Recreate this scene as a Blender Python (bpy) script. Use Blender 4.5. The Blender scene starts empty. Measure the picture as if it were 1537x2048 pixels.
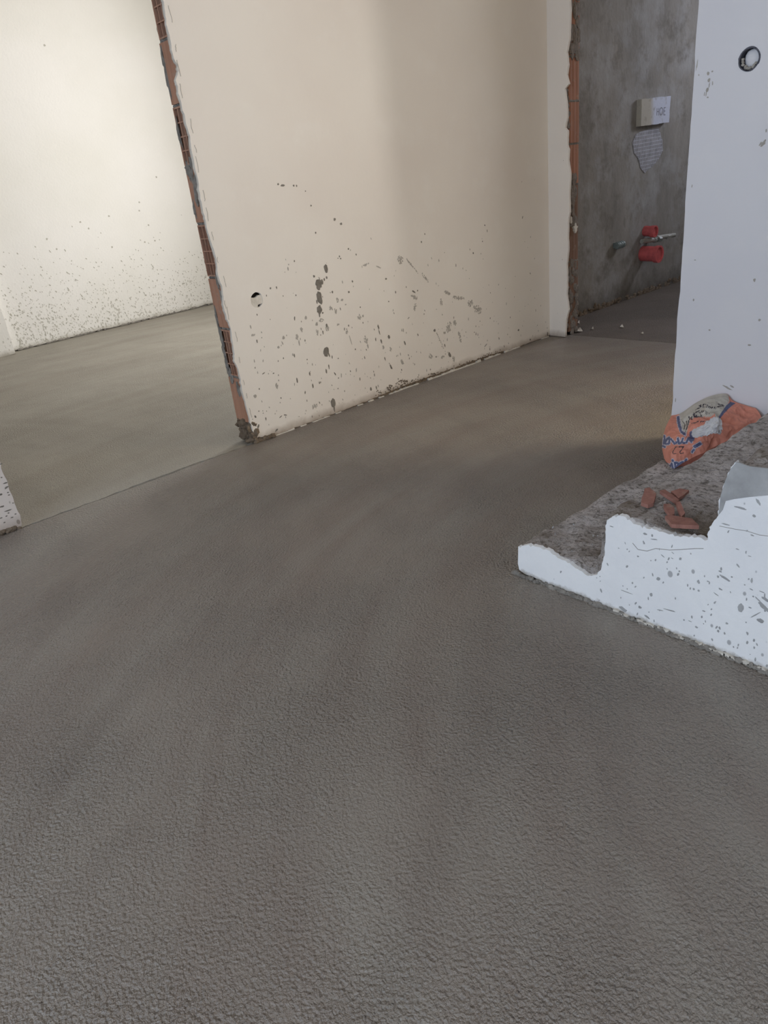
import bpy, math, random
from mathutils import Vector, Matrix, noise
from mathutils.geometry import tessellate_polygon
SC = bpy.context.scene
COL = SC.collection
rnd = random.Random(7)

# ------------------------------------------------------------------ camera
FPX = 1433.904
RX = Vector((0.74074441, -0.66291978, -0.10878919))
UX = Vector((0.36039997, 0.25548552, 0.8971282))
FX = Vector((0.56692997, 0.70375032, -0.42816574))
EYE = Vector((0, 0, 1.0))
cd = bpy.data.cameras.new('camera'); cam = bpy.data.objects.new('camera', cd); COL.objects.link(cam)
cd.sensor_fit = 'HORIZONTAL'; cd.sensor_width = 36; cd.lens = FPX / 1537 * 36; cd.clip_start = 0.02
cam.matrix_world = Matrix(((RX.x, UX.x, -FX.x, EYE.x), (RX.y, UX.y, -FX.y, EYE.y), (RX.z, UX.z, -FX.z, EYE.z), (0, 0, 0, 1)))
SC.camera = cam

# ------------------------------------------------------------------ world, lights, exposure
w = bpy.data.worlds.new('sky'); SC.world = w; w.use_nodes = True
bg = w.node_tree.nodes['Background']; bg.inputs[0].default_value = (0.62, 0.76, 1.0, 1); bg.inputs[1].default_value = 0.9

def area(name, loc, aim, sx, sy, power, color):
    l = bpy.data.lights.new(name, 'AREA'); l.shape = 'RECTANGLE'; l.size = sx; l.size_y = sy
    l.energy = power; l.color = color
    o = bpy.data.objects.new(name, l); COL.objects.link(o); o.location = loc
    o.rotation_euler = (Vector(aim) - Vector(loc)).to_track_quat('-Z', 'Y').to_euler()
    return o
# daylight just outside each window opening
area('daylight_main_window', (-3.35, 0.2, 1.55), (0, 0.2, 1.0), 2.6, 1.6, 106, (0.70, 0.83, 1.0))
area('daylight_stair_window', (1.95, -4.3, 1.95), (1.95, 0, 1.3), 0.6, 1.2, 78, (1.0, 0.975, 0.93))
area('daylight_rear_window', (-0.6, -4.3, 1.5), (-0.6, 0, 0.8), 1.9, 1.5, 19, (0.93, 0.95, 1.0))
area('daylight_side_window', (3.95, -0.3, 1.35), (2.6, 0.9, 0.4), 0.9, 1.1, 62, (1.0, 0.86, 0.62))
area('daylight_left_room', (4.2, 4.3, 1.55), (1.6, 6.2, 1.2), 2.0, 1.5, 104, (1.0, 0.995, 0.965))
area('daylight_bathroom', (6.75, 1.7, 2.0), (4.8, 2.7, 1.4), 0.7, 0.6, 36, (0.82, 0.86, 1.0))
SC.view_settings.view_transform = 'Standard'; SC.view_settings.look = 'None'
SC.view_settings.exposure = 0.0; SC.view_settings.gamma = 1.0; SC.view_settings.use_curve_mapping = False

# ------------------------------------------------------------------ helpers: points
def ray(x, y):
    return (RX * (x - 768.5) - UX * (y - 1024) + FX * FPX)
def on_y(x, y, Y):
    d = ray(x, y); return EYE + d * (Y / d.y)
def on_x(x, y, X):
    d = ray(x, y); return EYE + d * (X / d.x)
def on_z(x, y, Z=0.0):
    d = ray(x, y); return EYE + d * ((Z - 1.0) / d.z)

# ------------------------------------------------------------------ helpers: materials
def s2l(c):
    return tuple(((v / 255) / 12.92 if v / 255 <= 0.04045 else ((v / 255 + 0.055) / 1.055) ** 2.4) for v in c)
class NT:
    def __init__(s, name):
        s.m = bpy.data.materials.new(name); s.m.use_nodes = True
        s.t = s.m.node_tree; s.b = s.t.nodes['Principled BSDF']
        s.co = s.t.nodes.new('ShaderNodeNewGeometry').outputs['Position']
    def n(s, kind, **kw):
        nd = s.t.nodes.new('ShaderNode' + kind)
        for k, v in kw.items(): setattr(nd, k, v)
        return nd
    def l(s, a, b): s.t.links.new(a, b)
    def put(s, sock, v):
        if hasattr(v, 'is_linked') or hasattr(v, 'links'): s.l(v, sock)
        else:
            if isinstance(v, tuple) and len(v) == 3 and sock.type == 'RGBA': v = (*v, 1)
            sock.default_value = v
    def mapping(s, scale=(1, 1, 1), rot=(0, 0, 0), vec=None, loc=(0, 0, 0)):
        m = s.n('Mapping'); s.l(vec or s.co, m.inputs[0]); m.inputs['Scale'].default_value = scale
        m.inputs['Rotation'].default_value = rot; m.inputs['Location'].default_value = loc; return m.outputs[0]
    def noise(s, scale, detail=4, rough=0.55, vec=None, dist=0.0):
        n = s.n('TexNoise'); s.l(vec or s.co, n.inputs['Vector']); n.inputs['Scale'].default_value = scale
        n.inputs['Detail'].default_value = detail; n.inputs['Roughness'].default_value = rough
        n.inputs['Distortion'].default_value = dist; return n.outputs['Fac']
    def voro(s, scale, vec=None, feature='F1', rand=1.0):
        n = s.n('TexVoronoi', feature=feature); s.l(vec or s.co, n.inputs['Vector'])
        n.inputs['Scale'].default_value = scale; n.inputs['Randomness'].default_value = rand; return n.outputs['Distance']
    def ramp(s, v, a, b, lo=0.0, hi=1.0):
        n = s.n('MapRange', clamp=True); s.l(v, n.inputs['Value'])
        for i, q in zip(('From Min', 'From Max', 'To Min', 'To Max'), (a, b, lo, hi)): s.put(n.inputs[i], q)
        return n.outputs[0]
    def math(s, op, a, b=0.0, c=None):
        n = s.n('Math', operation=op); s.put(n.inputs[0], a); s.put(n.inputs[1], b)
        if c is not None: s.put(n.inputs[2], c)
        return n.outputs[0]
    def mix(s, f, a, b, mode='MIX'):
        n = s.n('Mix', data_type='RGBA', blend_type=mode); s.put(n.inputs['Factor'], f)
        s.put(n.inputs[6], a); s.put(n.inputs[7], b); return n.outputs[2]
    def sep(s):
        n = s.n('SeparateXYZ'); s.l(s.co, n.inputs[0]); return n.outputs
    def bump(s, hs):
        prev = None
        for h, strength, dist in hs:
            b = s.n('Bump'); b.inputs['Strength'].default_value = strength; b.inputs['Distance'].default_value = dist
            s.l(h, b.inputs['Height'])
            if prev: s.l(prev, b.inputs['Normal'])
            prev = b.outputs[0]
        s.l(prev, s.b.inputs['Normal'])
    def out(s, color, rough=0.8, spec=0.3):
        s.put(s.b.inputs['Base Color'], color); s.put(s.b.inputs['Roughness'], rough)
        s.b.inputs['Specular IOR Level'].default_value = spec
        return s.m

def mat_simple(name, c1, c2, scale=20, rough=0.85, bump=0.3, bscale=120, bdist=0.002, spec=0.3):
    t = NT(name)
    col = t.mix(t.ramp(t.noise(scale, 5), .3, .7), s2l(c1), s2l(c2))
    t.bump([(t.noise(bscale, 4), bump, bdist)])
    return t.out(col, rough, spec)

def mat_screed(name, base, warm, dark, gloss=0.36, peb_d=.0115):
    t = NT(name)
    # trowel arcs: polar coordinates about the places the mason swung from
    p = t.sep()
    def polar(cx, cy, rs, as_):
        dx = t.math('SUBTRACT', p[0], cx); dy = t.math('SUBTRACT', p[1], cy)
        r = t.math('SQRT', t.math('ADD', t.math('MULTIPLY', dx, dx), t.math('MULTIPLY', dy, dy)))
        a = t.math('ARCTAN2', dy, dx)
        c = t.n('CombineXYZ'); t.l(t.math('MULTIPLY', r, rs), c.inputs[0]); t.l(t.math('MULTIPLY', a, as_), c.inputs[1])
        return c.outputs[0]
    arc1 = t.noise(1.0, 4, .6, polar(1.9, -0.3, 7, 2.2), .3)
    arc2 = t.noise(1.0, 3, .5, polar(-0.8, 2.9, 6, 2.5), .4)
    arcf = t.noise(1.0, 3, .6, polar(1.5, 0.2, 90, 22), .5)
    blotch = t.noise(1.1, 3, .5)
    col = t.mix(t.ramp(arc1, .32, .7), s2l(base), s2l(warm))
    col = t.mix(t.math('MULTIPLY', t.ramp(arc2, .5, .75), .35), col, s2l(dark))
    col = t.mix(t.math('MULTIPLY', t.ramp(blotch, .5, .75), .35), col, s2l(dark))
    grit = t.noise(170, 3, .6)
    col = t.mix(t.ramp(grit, .52, .75, 0, .25), col, s2l((70, 66, 60)))
    # sparkling grains
    peb = t.math('SUBTRACT', t.noise(150, 2.2, .55), t.math('MULTIPLY', t.voro(170), .3))
    peb2 = t.noise(240, 2, .6)
    amt = t.ramp(t.noise(2.2, 3, .5), .35, .65, .35, 1.0)
    pebm = t.math('MULTIPLY', peb, amt)
    t.bump([(t.noise(3.5, 3, .5), .35, .03), (arcf, .3, .006), (pebm, 1.0, peb_d), (peb2, .6, .0025)])
    rough = t.ramp(blotch, .3, .7, gloss, gloss + .14)
    return t.out(col, rough, .5)

def mat_paint(name, base, shade, dirt=(120, 98, 78), dirt_h=0.03, speck=0.0, speck_h=0.8, speck_scale=42, bump=.12, spec_col=(140, 134, 124)):
    t = NT(name); p = t.sep()
    col = t.mix(t.ramp(t.noise(1.6, 4, .5), .35, .68), s2l(base), s2l(shade))
    col = t.mix(t.ramp(t.noise(7, 5, .6), .55, .8, 0, .25), col, s2l((235, 232, 226)))
    if speck > 0:
        v = t.voro(speck_scale, t.mapping((1, 1, .62)))
        n = t.noise(9, 3, .6)
        hz = t.math('POWER', t.ramp(p[2], 0.0, speck_h, 1.0, 0.0), 1.4)
        thr = t.math('MULTIPLY', t.math('MULTIPLY', hz, t.ramp(n, .35, .7, .3, 1.3)), speck)
        m = t.ramp(t.math('SUBTRACT', thr, v), 0, .05)
        col = t.mix(t.math('MULTIPLY', m, .75), col, s2l(spec_col))
    zz = t.math('ADD', p[2], t.math('MULTIPLY', t.noise(14, 5, .65), -.05))
    d = t.ramp(zz, -dirt_h * .8, dirt_h * .6, 1, 0)
    col = t.mix(t.math('MULTIPLY', d, .7), col, s2l(dirt))
    t.bump([(t.noise(2.5, 3), .25, .01), (t.noise(60, 4), bump, .003)])
    return t.out(col, .75, .25)

M = {}
M['screed'] = mat_screed('wet_screed', (144, 137, 128), (133, 122, 113), (113, 105, 98))
M['screed_left'] = mat_screed('paler_screed', (160, 155, 145), (150, 143, 132), (134, 128, 117), .5, .005)  # paler, rougher version of the main screed
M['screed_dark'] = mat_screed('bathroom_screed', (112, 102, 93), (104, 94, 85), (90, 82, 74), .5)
M['paint'] = mat_paint('cream_paint', (228, 221, 212), (222, 213, 204), speck=.17, speck_h=.75, speck_scale=36)
M['paint_left'] = mat_paint('splashed_white_paint', (238, 235, 231), (232, 229, 223), dirt=(150, 142, 125), dirt_h=.03, speck=.45, speck_h=.9, speck_scale=52, bump=.5, spec_col=(188, 184, 174))
M['paint_right'] = mat_paint('white_paint', (226, 224, 226), (220, 218, 222), bump=.15, speck=.05, speck_h=1.5, speck_scale=14)
M['paint_stub'] = mat_paint('stained_cream_paint', (226, 216, 208), (216, 206, 198), dirt=(112, 80, 55), dirt_h=.06, speck=.32, speck_h=.6, speck_scale=34)
M['white_plaster'] = mat_simple('broken_white_plaster', (222, 216, 206), (196, 188, 176), 30, .9, .5, 150, .003)
M['mortar'] = mat_simple('grey_mortar', (118, 114, 108), (156, 150, 142), 38, .95, .9, 110, .006)
M['jamb_mortar'] = mat_simple('brownish_grey_mortar', (116, 108, 101), (140, 131, 122), 38, .95, .9, 110, .006)
M['dirty_mortar'] = mat_simple('dark_dirty_mortar', (98, 84, 70), (132, 118, 102), 45, .95, .9, 90, .006)
M['room'] = mat_simple('plain_room_plaster', (214, 208, 198), (204, 197, 187), 2, .85, .1, 60, .003)

def mat_brick(name, a, b):
    t = NT(name)
    st = t.noise(1.0, 3, .6, t.mapping((60, 60, 4)))
    col = t.mix(t.ramp(st, .3, .7), s2l(a), s2l(b))
    col = t.mix(t.ramp(t.noise(28, 4, .6), .58, .74, 0, .55), col, s2l((168, 156, 142)))
    t.bump([(st, .6, .003), (t.noise(130, 3), .3, .002)])
    return t.out(col, .9, .2)
M['brick'] = mat_brick('terracotta_brick', (184, 140, 116), (162, 122, 100))
M['brick_pale'] = mat_brick('pale_terracotta', (190, 150, 128), (160, 118, 98))
M['brick_dark'] = mat_brick('dusty_dark_terracotta', (140, 108, 92), (122, 102, 90))
M['shard'] = mat_brick('broken_tile_red', (164, 118, 106), (140, 100, 90))
M['brick_jamb'] = mat_brick('worn_terracotta', (176, 128, 106), (150, 112, 96))

def mat_render():
    t = NT('grey_cement_render'); p = t.sep()
    v = t.noise(1, 5, .65, t.mapping((7, 7, 2.2)))
    col = t.mix(t.ramp(v, .3, .72), s2l((150, 145, 138)), s2l((122, 118, 112)))
    col = t.mix(t.ramp(t.noise(3.5, 5, .65), .46, .66, 0, .75), col, s2l((164, 163, 162)))
    col = t.mix(t.ramp(t.noise(6, 4, .7, t.mapping((1, 1, 1), (0, 0, 0), None, (4, 0, 2))), .54, .7, 0, .6), col, s2l((104, 97, 88)))
    col = t.mix(t.ramp(t.noise(1, 4, .7, t.mapping((40, 40, 9))), .6, .75, 0, .5), col, s2l((104, 100, 95)))
    z = t.math('ADD', p[2], t.math('MULTIPLY', t.noise(16, 4, .7), -.16))
    col = t.mix(t.ramp(z, -.08, .06, .75, 0), col, s2l((72, 64, 54)))
    t.bump([(v, .5, .01), (t.noise(50, 4), .5, .005)])
    return t.out(col, .9, .2)
M['render'] = mat_render()

def mat_tread():
    t = NT('dusty_rough_concrete')
    col = t.mix(t.ramp(t.noise(13, 5, .65), .36, .64), s2l((226, 218, 216)), s2l((176, 168, 163)))
    col = t.mix(t.ramp(t.noise(75, 4, .75), .5, .62, 0, .75), col, s2l((96, 88, 78)))
    col = t.mix(t.ramp(t.noise(55, 4, .75, t.mapping((1, 1, 1), (0, 0, 0), None, (7, 3, 0))), .56, .66, 0, .7), col, s2l((216, 210, 206)))
    col = t.mix(t.ramp(t.voro(120), .16, .08, 0, .7), col, s2l((214, 208, 200)))
    p = t.sep()
    sand = t.ramp(t.math('ADD', p[0], t.math('MULTIPLY', t.noise(9, 4), .22)), 1.46, 1.56, 1, 0)
    col = t.mix(t.math('MULTIPLY', sand, t.ramp(t.noise(6, 3), .4, .55, .2, .8)), col, s2l((110, 94, 72)))
    t.bump([(t.noise(60, 5, .7), 1.0, .02), (t.voro(110), .5, .004)])
    return t.out(col, .95, .15)
M['tread'] = mat_tread()

def mat_stairside():
    t = NT('whitewashed_stair_side'); p = t.sep()
    col = t.mix(t.ramp(t.noise(4, 4, .5), .35, .7), s2l((240, 240, 240)), s2l((228, 228, 230)))
    v = t.voro(34, t.mapping((1, 1, .7), (.5, 0, 0)))
    m = t.ramp(t.math('SUBTRACT', t.ramp(t.noise(5, 3), .42, .75, 0, .27), v), 0, .05)
    col = t.mix(t.math('MULTIPLY', m, .75), col, s2l((150, 150, 152)))
    z = t.math('ADD', p[2], t.math('MULTIPLY', t.noise(40, 4, .7), -.03))
    col = t.mix(t.ramp(z, -.012, .002, 1, 0), col, s2l((160, 154, 144)))
    t.bump([(t.noise(9, 4), .4, .012), (t.noise(70, 4), .35, .004)])
    return t.out(col, .8, .25)
M['stairside'] = mat_stairside()
M['bare_side'] = mat_simple('bare_bluish_plaster', (176, 176, 176), (150, 150, 150), 22, .9, .5, 60, .004)
M['splat'] = mat_simple('dried_cement_splash', (132, 126, 118), (112, 106, 98), 60, .95, .5, 200, .002)
M['splat_light'] = mat_simple('thin_cement_splash', (178, 172, 164), (160, 154, 146), 60, .95, .4, 200, .001)
M['splat_faint'] = mat_simple('faint_cement_splash', (194, 190, 180), (172, 168, 157), 60, .95, .4, 200, .001)
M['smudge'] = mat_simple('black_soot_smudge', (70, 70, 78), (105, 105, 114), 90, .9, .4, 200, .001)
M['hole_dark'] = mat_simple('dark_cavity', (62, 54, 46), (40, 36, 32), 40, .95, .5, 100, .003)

# ------------------------------------------------------------------ helpers: meshes
def obj(name, vf, mat, parent=None, kind=None, label=None, cat=None, group=None, smooth=False, base=None):
    v, f = vf[0], vf[1]
    v = [Vector(q) for q in v]
    if base is not None:
        base = Vector(base); v = [q - base for q in v]
    me = bpy.data.meshes.new(name); me.from_pydata([tuple(q) for q in v], [], f); me.validate()
    import bmesh
    bm = bmesh.new(); bm.from_mesh(me); bmesh.ops.recalc_face_normals(bm, faces=bm.faces); bm.to_mesh(me); bm.free()
    for mm in (mat if isinstance(mat, list) else [mat]): me.materials.append(mm)
    if len(vf) > 2:
        for p_, i in zip(me.polygons, vf[2]): p_.material_index = i
    if smooth:
        for p_ in me.polygons: p_.use_smooth = True
    o = bpy.data.objects.new(name, me); COL.objects.link(o)
    if base is not None: o.location = base
    if parent:
        o.parent = parent
        if base is not None: o.location = base - parent.location
    if kind: o['kind'] = kind
    if label: o['label'] = label
    if cat: o['category'] = cat
    if group: o['group'] = group
    return o
def empty(name, loc, label, cat, group=None):
    o = bpy.data.objects.new(name, None); COL.objects.link(o); o.location = loc; o['label'] = label; o['category'] = cat
    o.empty_display_size = .05
    if group: o['group'] = group
    return o
def join(parts):
    V, F = [], []
    for p_ in parts:
        k = len(V); V += list(p_[0]); F += [tuple(i + k for i in f) for f in p_[1]]
    return V, F
def box(x0, x1, y0, y1, z0, z1):
    v = [(x, y, z) for x in (x0, x1) for y in (y0, y1) for z in (z0, z1)]
    return v, [(0, 1, 3, 2), (4, 6, 7, 5), (0, 4, 5, 1), (2, 3, 7, 6), (0, 2, 6, 4), (1, 5, 7, 3)]
def fr(x, seed, sc=1.0, oct=4):
    return noise.fractal(Vector((x * sc, seed * 7.31, seed * 1.7)), 0.8, 2.1, oct)
def rag(a, b, step, amp, seed, sc=18):
    """jagged line from a to b in 2D"""
    a = Vector(a); b = Vector(b); d = b - a; L = d.length; n = max(1, int(L / step)); nrm = Vector((-d.y, d.x)) / L
    pts = []
    for i in range(n + 1):
        t = i / n; e = min(1, 6 * t, 6 * (1 - t)) if n > 3 else 0
        pts.append(a + d * t + nrm * amp * fr(t * L, seed, sc) * e)
    return pts
def prism(loops, place, t0, t1):
    """loops: outer outline, then holes, 2D; place(u, v, t) -> 3D; between depths t0 and t1"""
    flat = [p_ for lp in loops for p_ in lp]
    tris = tessellate_polygon([[Vector((p_[0], p_[1], 0)) for p_ in lp] for lp in loops])
    n = len(flat)
    V = [place(p_[0], p_[1], t0) for p_ in flat] + [place(p_[0], p_[1], t1) for p_ in flat]
    F = [tuple(t) for t in tris] + [tuple(i + n for i in reversed(t)) for t in tris]
    k = 0
    for lp in loops:
        m = len(lp)
        for i in range(m):
            a, b = k + i, k + (i + 1) % m
            F.append((a, b, b + n, a + n))
        k += m
    return V, F
def circle(cx, cy, r, n=24, amp=0.0, seed=1, ry=None):
    return [(cx + (r + amp * fr(i / n * 3, seed, 2)) * math.cos(2 * math.pi * i / n), cy + ((ry or r) + amp * fr(i / n * 3, seed + 5, 2)) * math.sin(2 * math.pi * i / n)) for i in range(n)]
XZ = lambda u, v, t: (u, t, v)      # plane facing -Y
YZ = lambda u, v, t: (t, u, v)      # plane facing -X
XY = lambda u, v, t: (u, v, t)
def grid(fn, nu, nv):
    V = [fn(i / nu, j / nv) for i in range(nu + 1) for j in range(nv + 1)]
    F = [(i * (nv + 1) + j, (i + 1) * (nv + 1) + j, (i + 1) * (nv + 1) + j + 1, i * (nv + 1) + j + 1) for i in range(nu) for j in range(nv)]
    return V, F
def blob(c, r, seed, n=10, amp=.35, sc=9, zmin=None):
    """irregular lump"""
    V, F = [], []
    for i in range(n // 2 + 1):
        th = math.pi * i / (n // 2)
        for j in range(n):
            ph = 2 * math.pi * j / n
            d = Vector((math.sin(th) * math.cos(ph), math.sin(th) * math.sin(ph), math.cos(th)))
            k = 1 + amp * noise.noise(d * 1.7 + Vector((seed, seed * 2, 0))) + amp * .6 * noise.noise(d * 4 + Vector((seed, 0, 3)))
            q = Vector((c[0] + d.x * r[0] * k, c[1] + d.y * r[1] * k, c[2] + d.z * r[2] * k))
            if zmin is not None: q.z = max(q.z, zmin)
            V.append(q)
    for i in range(n // 2):
        for j in range(n):
            F.append((i * n + j, (i + 1) * n + j, (i + 1) * n + (j + 1) % n, i * n + (j + 1) % n))
    return V, F
def tube(p0, p1, r0, r1, n=20, inner=None, r_in=None):
    p0, p1 = Vector(p0), Vector(p1); d = (p1 - p0).normalized()
    a = d.orthogonal().normalized(); b = d.cross(a)
    rings = [(p0, r0), (p1, r1)]
    if r_in is not None: rings += [(p1, r_in), (p1 - d * inner, r_in)]
    V, F = [], []
    for c, r in rings:
        for j in range(n):
            t = 2 * math.pi * j / n; V.append(c + a * r * math.cos(t) + b * r * math.sin(t))
    for i in range(len(rings) - 1):
        for j in range(n): F.append((i * n + j, i * n + (j + 1) % n, (i + 1) * n + (j + 1) % n, (i + 1) * n + j))
    F.append(tuple(range(n))); F.append(tuple((len(rings) - 1) * n + j for j in range(n)))
    return V, F
def splats(items, place, depth0, sgn=-1, seed=3):
    """items: (u, v, ru, rv, rot) flat raised splashes on a wall"""
    parts = []
    for k, (u, v, ru, rv, rot) in enumerate(items):
        n = 9 if max(ru, rv) < .006 else 18
        lp = []
        for i in range(n):
            a = 2 * math.pi * i / n; q = 1 + .38 * noise.noise(Vector((math.cos(a) * 1.4 + k, math.sin(a) * 1.4, seed))) + .25 * noise.noise(Vector((math.cos(a) * 4 + k, math.sin(a) * 4, seed)))
            x, y = ru * q * math.cos(a), rv * q * math.sin(a)
            lp.append((u + x * math.cos(rot) - y * math.sin(rot), v + x * math.sin(rot) + y * math.cos(rot)))
        parts.append(prism([lp], place, depth0, depth0 + sgn * min(.0015, .0005 + .12 * min(ru, rv))))
    return join(parts)

H = 2.75   # ceiling
# ------------------------------------------------------------------ floor: subfloor and three poured screeds
floor = obj('floor', box(-3.3, 7.2, -4.4, 7.2, -.2, -.04), M['dirty_mortar'], kind='structure')
def screed(name, outline, top, mat, seed):
    # outline polygon, gridded by clipping: simple prism with bevelled rim plus gentle waves
    import bmesh
    bm = bmesh.new()
    vs = [bm.verts.new((p_[0], p_[1], 0)) for p_ in outline]
    f = bm.faces.new(vs)
    xs = [p_[0] for p_ in outline]; ys = [p_[1] for p_ in outline]
    def cuts(lo, hi, axis, st):
        c = lo + st
        while c < hi - 1e-4:
            no = [0, 0, 0]; no[axis] = 1; co = [0, 0, 0]; co[axis] = c
            bmesh.ops.bisect_plane(bm, geom=bm.verts[:] + bm.edges[:] + bm.faces[:], dist=1e-6, plane_co=co, plane_no=no)
            c += st
    cuts(min(xs), max(xs), 0, .12); cuts(min(ys), max(ys), 1, .12)
    ret = bmesh.ops.extrude_face_region(bm, geom=bm.faces[:])
    new = [g for g in ret['geom'] if isinstance(g, bmesh.types.BMVert)]
    for q in new: q.co.z = -.06
    top_v = [q for q in bm.verts if q.co.z > -.03]
    for q in top_v:
        edge = any(e.is_boundary or any(abs(f_.normal.z) < .5 for f_ in e.link_faces) for e in q.link_edges)
        q.co.z = top + .0022 * noise.noise(Vector((q.co.x * 2.3, q.co.y * 2.3, seed)))
    bmesh.ops.recalc_face_normals(bm, faces=bm.faces)
    me = bpy.data.meshes.new(name); bm.to_mesh(me); bm.free(); me.materials.append(mat)
    o = bpy.data.objects.new(name, me); COL.objects.link(o); o.parent = floor
    return o
seam_a = rag((.40, 2.622), (1.50, 2.632), .012, .004, 11, 20)
seam_b = rag((3.612, 2.60), (3.66, 1.50), .02, .008, 12, 9)
def shift(pts, dx, dy, amp, seed):
    return [(p_[0] + dx * (1 + amp * fr(i * .05, seed, 6)), p_[1] + dy * (1 + amp * fr(i * .05, seed, 6))) for i, p_ in enumerate(pts)]
main = [(-3.0, -4.0), (3.56, -4.0), (3.56, 1.50)] + [tuple(p_) for p_ in reversed(seam_b)] + [(3.6, 2.66), (1.52, 2.66)] + [tuple(p_) for p_ in reversed(seam_a)] + [(.38, 2.66), (-3.0, 2.66)]
s0 = screed('screed_slab', main, 0, M['screed'], 1)
left = [(-3.0, 2.70), (.38, 2.70)] + shift(seam_a, 0, .017, .5, 3) + [(1.52, 2.70), (3.9, 2.70), (3.9, 6.9), (-3.0, 6.9)]
s1 = screed('screed_slab', left, -.0015, M['screed_left'], 2); s1['label'] = 'paler screed in the room behind the partition'
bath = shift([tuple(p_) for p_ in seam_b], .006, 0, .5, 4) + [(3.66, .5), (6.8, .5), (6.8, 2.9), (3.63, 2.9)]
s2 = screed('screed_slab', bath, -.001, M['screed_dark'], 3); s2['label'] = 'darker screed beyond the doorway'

ceil = obj('ceiling', box(-3.2, 7.0, -4.2, 7.1, H, H + .15), M['room'], kind='structure')

# ------------------------------------------------------------------ partition in the middle, with its broken end
YF = 2.63
SOC = on_y(514, 600, YF)
wm = obj('wall_middle', prism([[(1.545, -.05), (3.56, -.05), (3.56, H), (1.545, H)], circle(SOC.x, SOC.z, .0355, 28)], XZ, YF + .012, YF + .095), M['mortar'], kind='structure')
# front plaster with ragged left end and bottom, and a socket hole
soc = on_y(514, 600, YF)
edge_px = [(510, 876), (499, 845), (493, 818), (483, 784), (477, 755), (474, 740), (467, 723), (465, 700), (459, 657), (452, 640), (446, 617), (442, 580), (433, 549), (430, 517), (420, 485), (411, 456), (407, 433), (398, 398), (391, 351), (382, 312), (376, 273), (369, 244), (359, 205), (352, 175), (348, 160), (354, 142), (351, 128), (344, 117), (339, 74), (331, 49), (328, 20), (325, 0), (316, -40), (304, -100)]
left_edge = []
for i, (x, y) in enumerate(edge_px):
    q = on_y(x, y, YF)
    left_edge.append((q.x + (.007 if 100 < y < 800 else .003), q.z))
ragl = []
for i in range(len(left_edge) - 1):
    a, b = left_edge[i], left_edge[i + 1]
    for k in range(5):
        t = k / 5; zz = a[1] + (b[1] - a[1]) * t
        ragl.append((a[0] + (b[0] - a[0]) * t + .004 * fr(zz, 21, 45), zz))
ragl.append(left_edge[-1])
ztop = ragl[-1][1]
while ztop < H - .06:
    ztop += .03; ragl.append((1.455 + .012 * fr(ztop, 22, 20), ztop))
ragl.append((1.455, H))
def base_z(x):
    dip = .012 * max(0, min(1, (x - 2.0) * 3, (3.2 - x) * 5))
    return .004 + dip + .0035 * fr(x, 23, 40)
bot = [(x_ * .01, base_z(x_ * .01)) for x_ in range(354, 152, -1)]
bot += [(1.50, .012), (1.475, .02)]
outer = bot + ragl + [(3.548, H), (3.548, .006)]
hole = circle(soc.x, soc.z, .030, 28, .003, 4)
plf = obj('plaster', prism([outer, hole], XZ, YF, YF + .012), M['paint'], wm)
# bare underlayer peeping out along the broken edge (grey coat a little proud of the brick)
under = [(u - .0015 + .003 * fr(v, 31, 30), v) for (u, v) in ragl]
obj('plaster_underlayer', prism([[(1.54, .03)] + under + [(1.54, H)]], XZ, YF + .005, YF + .0125), M['white_plaster'], wm)
# hairline flakes of paint lifting along the edge
fl = []
for k in range(20):
    z = .12 + k * .078 + rnd.uniform(-.02, .02)
    if z > 1.7: break
    e = min(ragl, key=lambda q: abs(q[1] - z))
    x0 = e[0] + rnd.uniform(.006, .022); L = rnd.uniform(.02, .055); wv = rnd.uniform(.0004, .0009)
    pts = [(x0 + .004 * fr(i * .01 + k, 5, 30), z + L * i / 6) for i in range(7)]
    lp = [(p_[0] - wv, p_[1]) for p_ in pts] + [(p_[0] + wv, p_[1]) for p_ in reversed(pts)]
    fl.append(prism([lp], XZ, YF - .0012, YF + .001))
obj('paint_flake_edges', join(fl), M['splat_light'], wm, kind='stuff')
# back plaster
bl = [(1.452 + .012 * fr(z * .03, 41, 24), z * .03) for z in range(1, 91)]
obj('rear_plaster', prism([[(3.54, 0), (1.5, 0)] + bl + [(1.46, H), (3.54, H)]], XZ, YF + .093, YF + .105), M['mortar'], wm)

def hollow_brick(x0, x1, y0, y1, z0, z1, rows=4, cols=3, wall=.0055, seed=0):
    P = []
    def web(a, b, c, d, k):    # y0,y1,z0,z1 ; front ends chipped unevenly
        dx = .006 * abs(noise.noise(Vector((k * 1.7, seed, 2))))
        P.append(box(x0 + dx, x1, a, b, c, d))
    for i in range(cols + 1):
        y = y0 + (y1 - y0 - wall) * i / cols
        web(y, y + wall * (1 if i in (0, cols) else .7), z0, z1, i)
    for j in range(rows + 1):
        z = z0 + (z1 - z0 - wall) * j / rows
        web(y0 + .0004, y1 - .0004, z + .0003, z + wall * (1.1 if j in (0, rows) else .8), j + 9)
    P.append(box(x1 - .02, x1 - .001, y0 + .001, y1 - .001, z0 + .001, z1 - .001))
    return join(P)
def ribbed_brick(x0, x1, y0, y1, z0, z1, seed=0, n=6):
    # solid side of a hollow block, fluted along its height
    lp = [(y0, x1)]
    for i in range(n * 2 + 1):
        y = y0 + (y1 - y0) * i / (n * 2)
        lp.append((y, x0 + (.0035 if i % 2 else 0) + .002 * noise.noise(Vector((i, seed, 0)))))
    lp.append((y1, x1))
    return prism([lp], lambda u, v, t: (v, u, t), z0, z1)
YB0, YB1 = YF + .011, YF + .094
zc = .095
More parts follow.
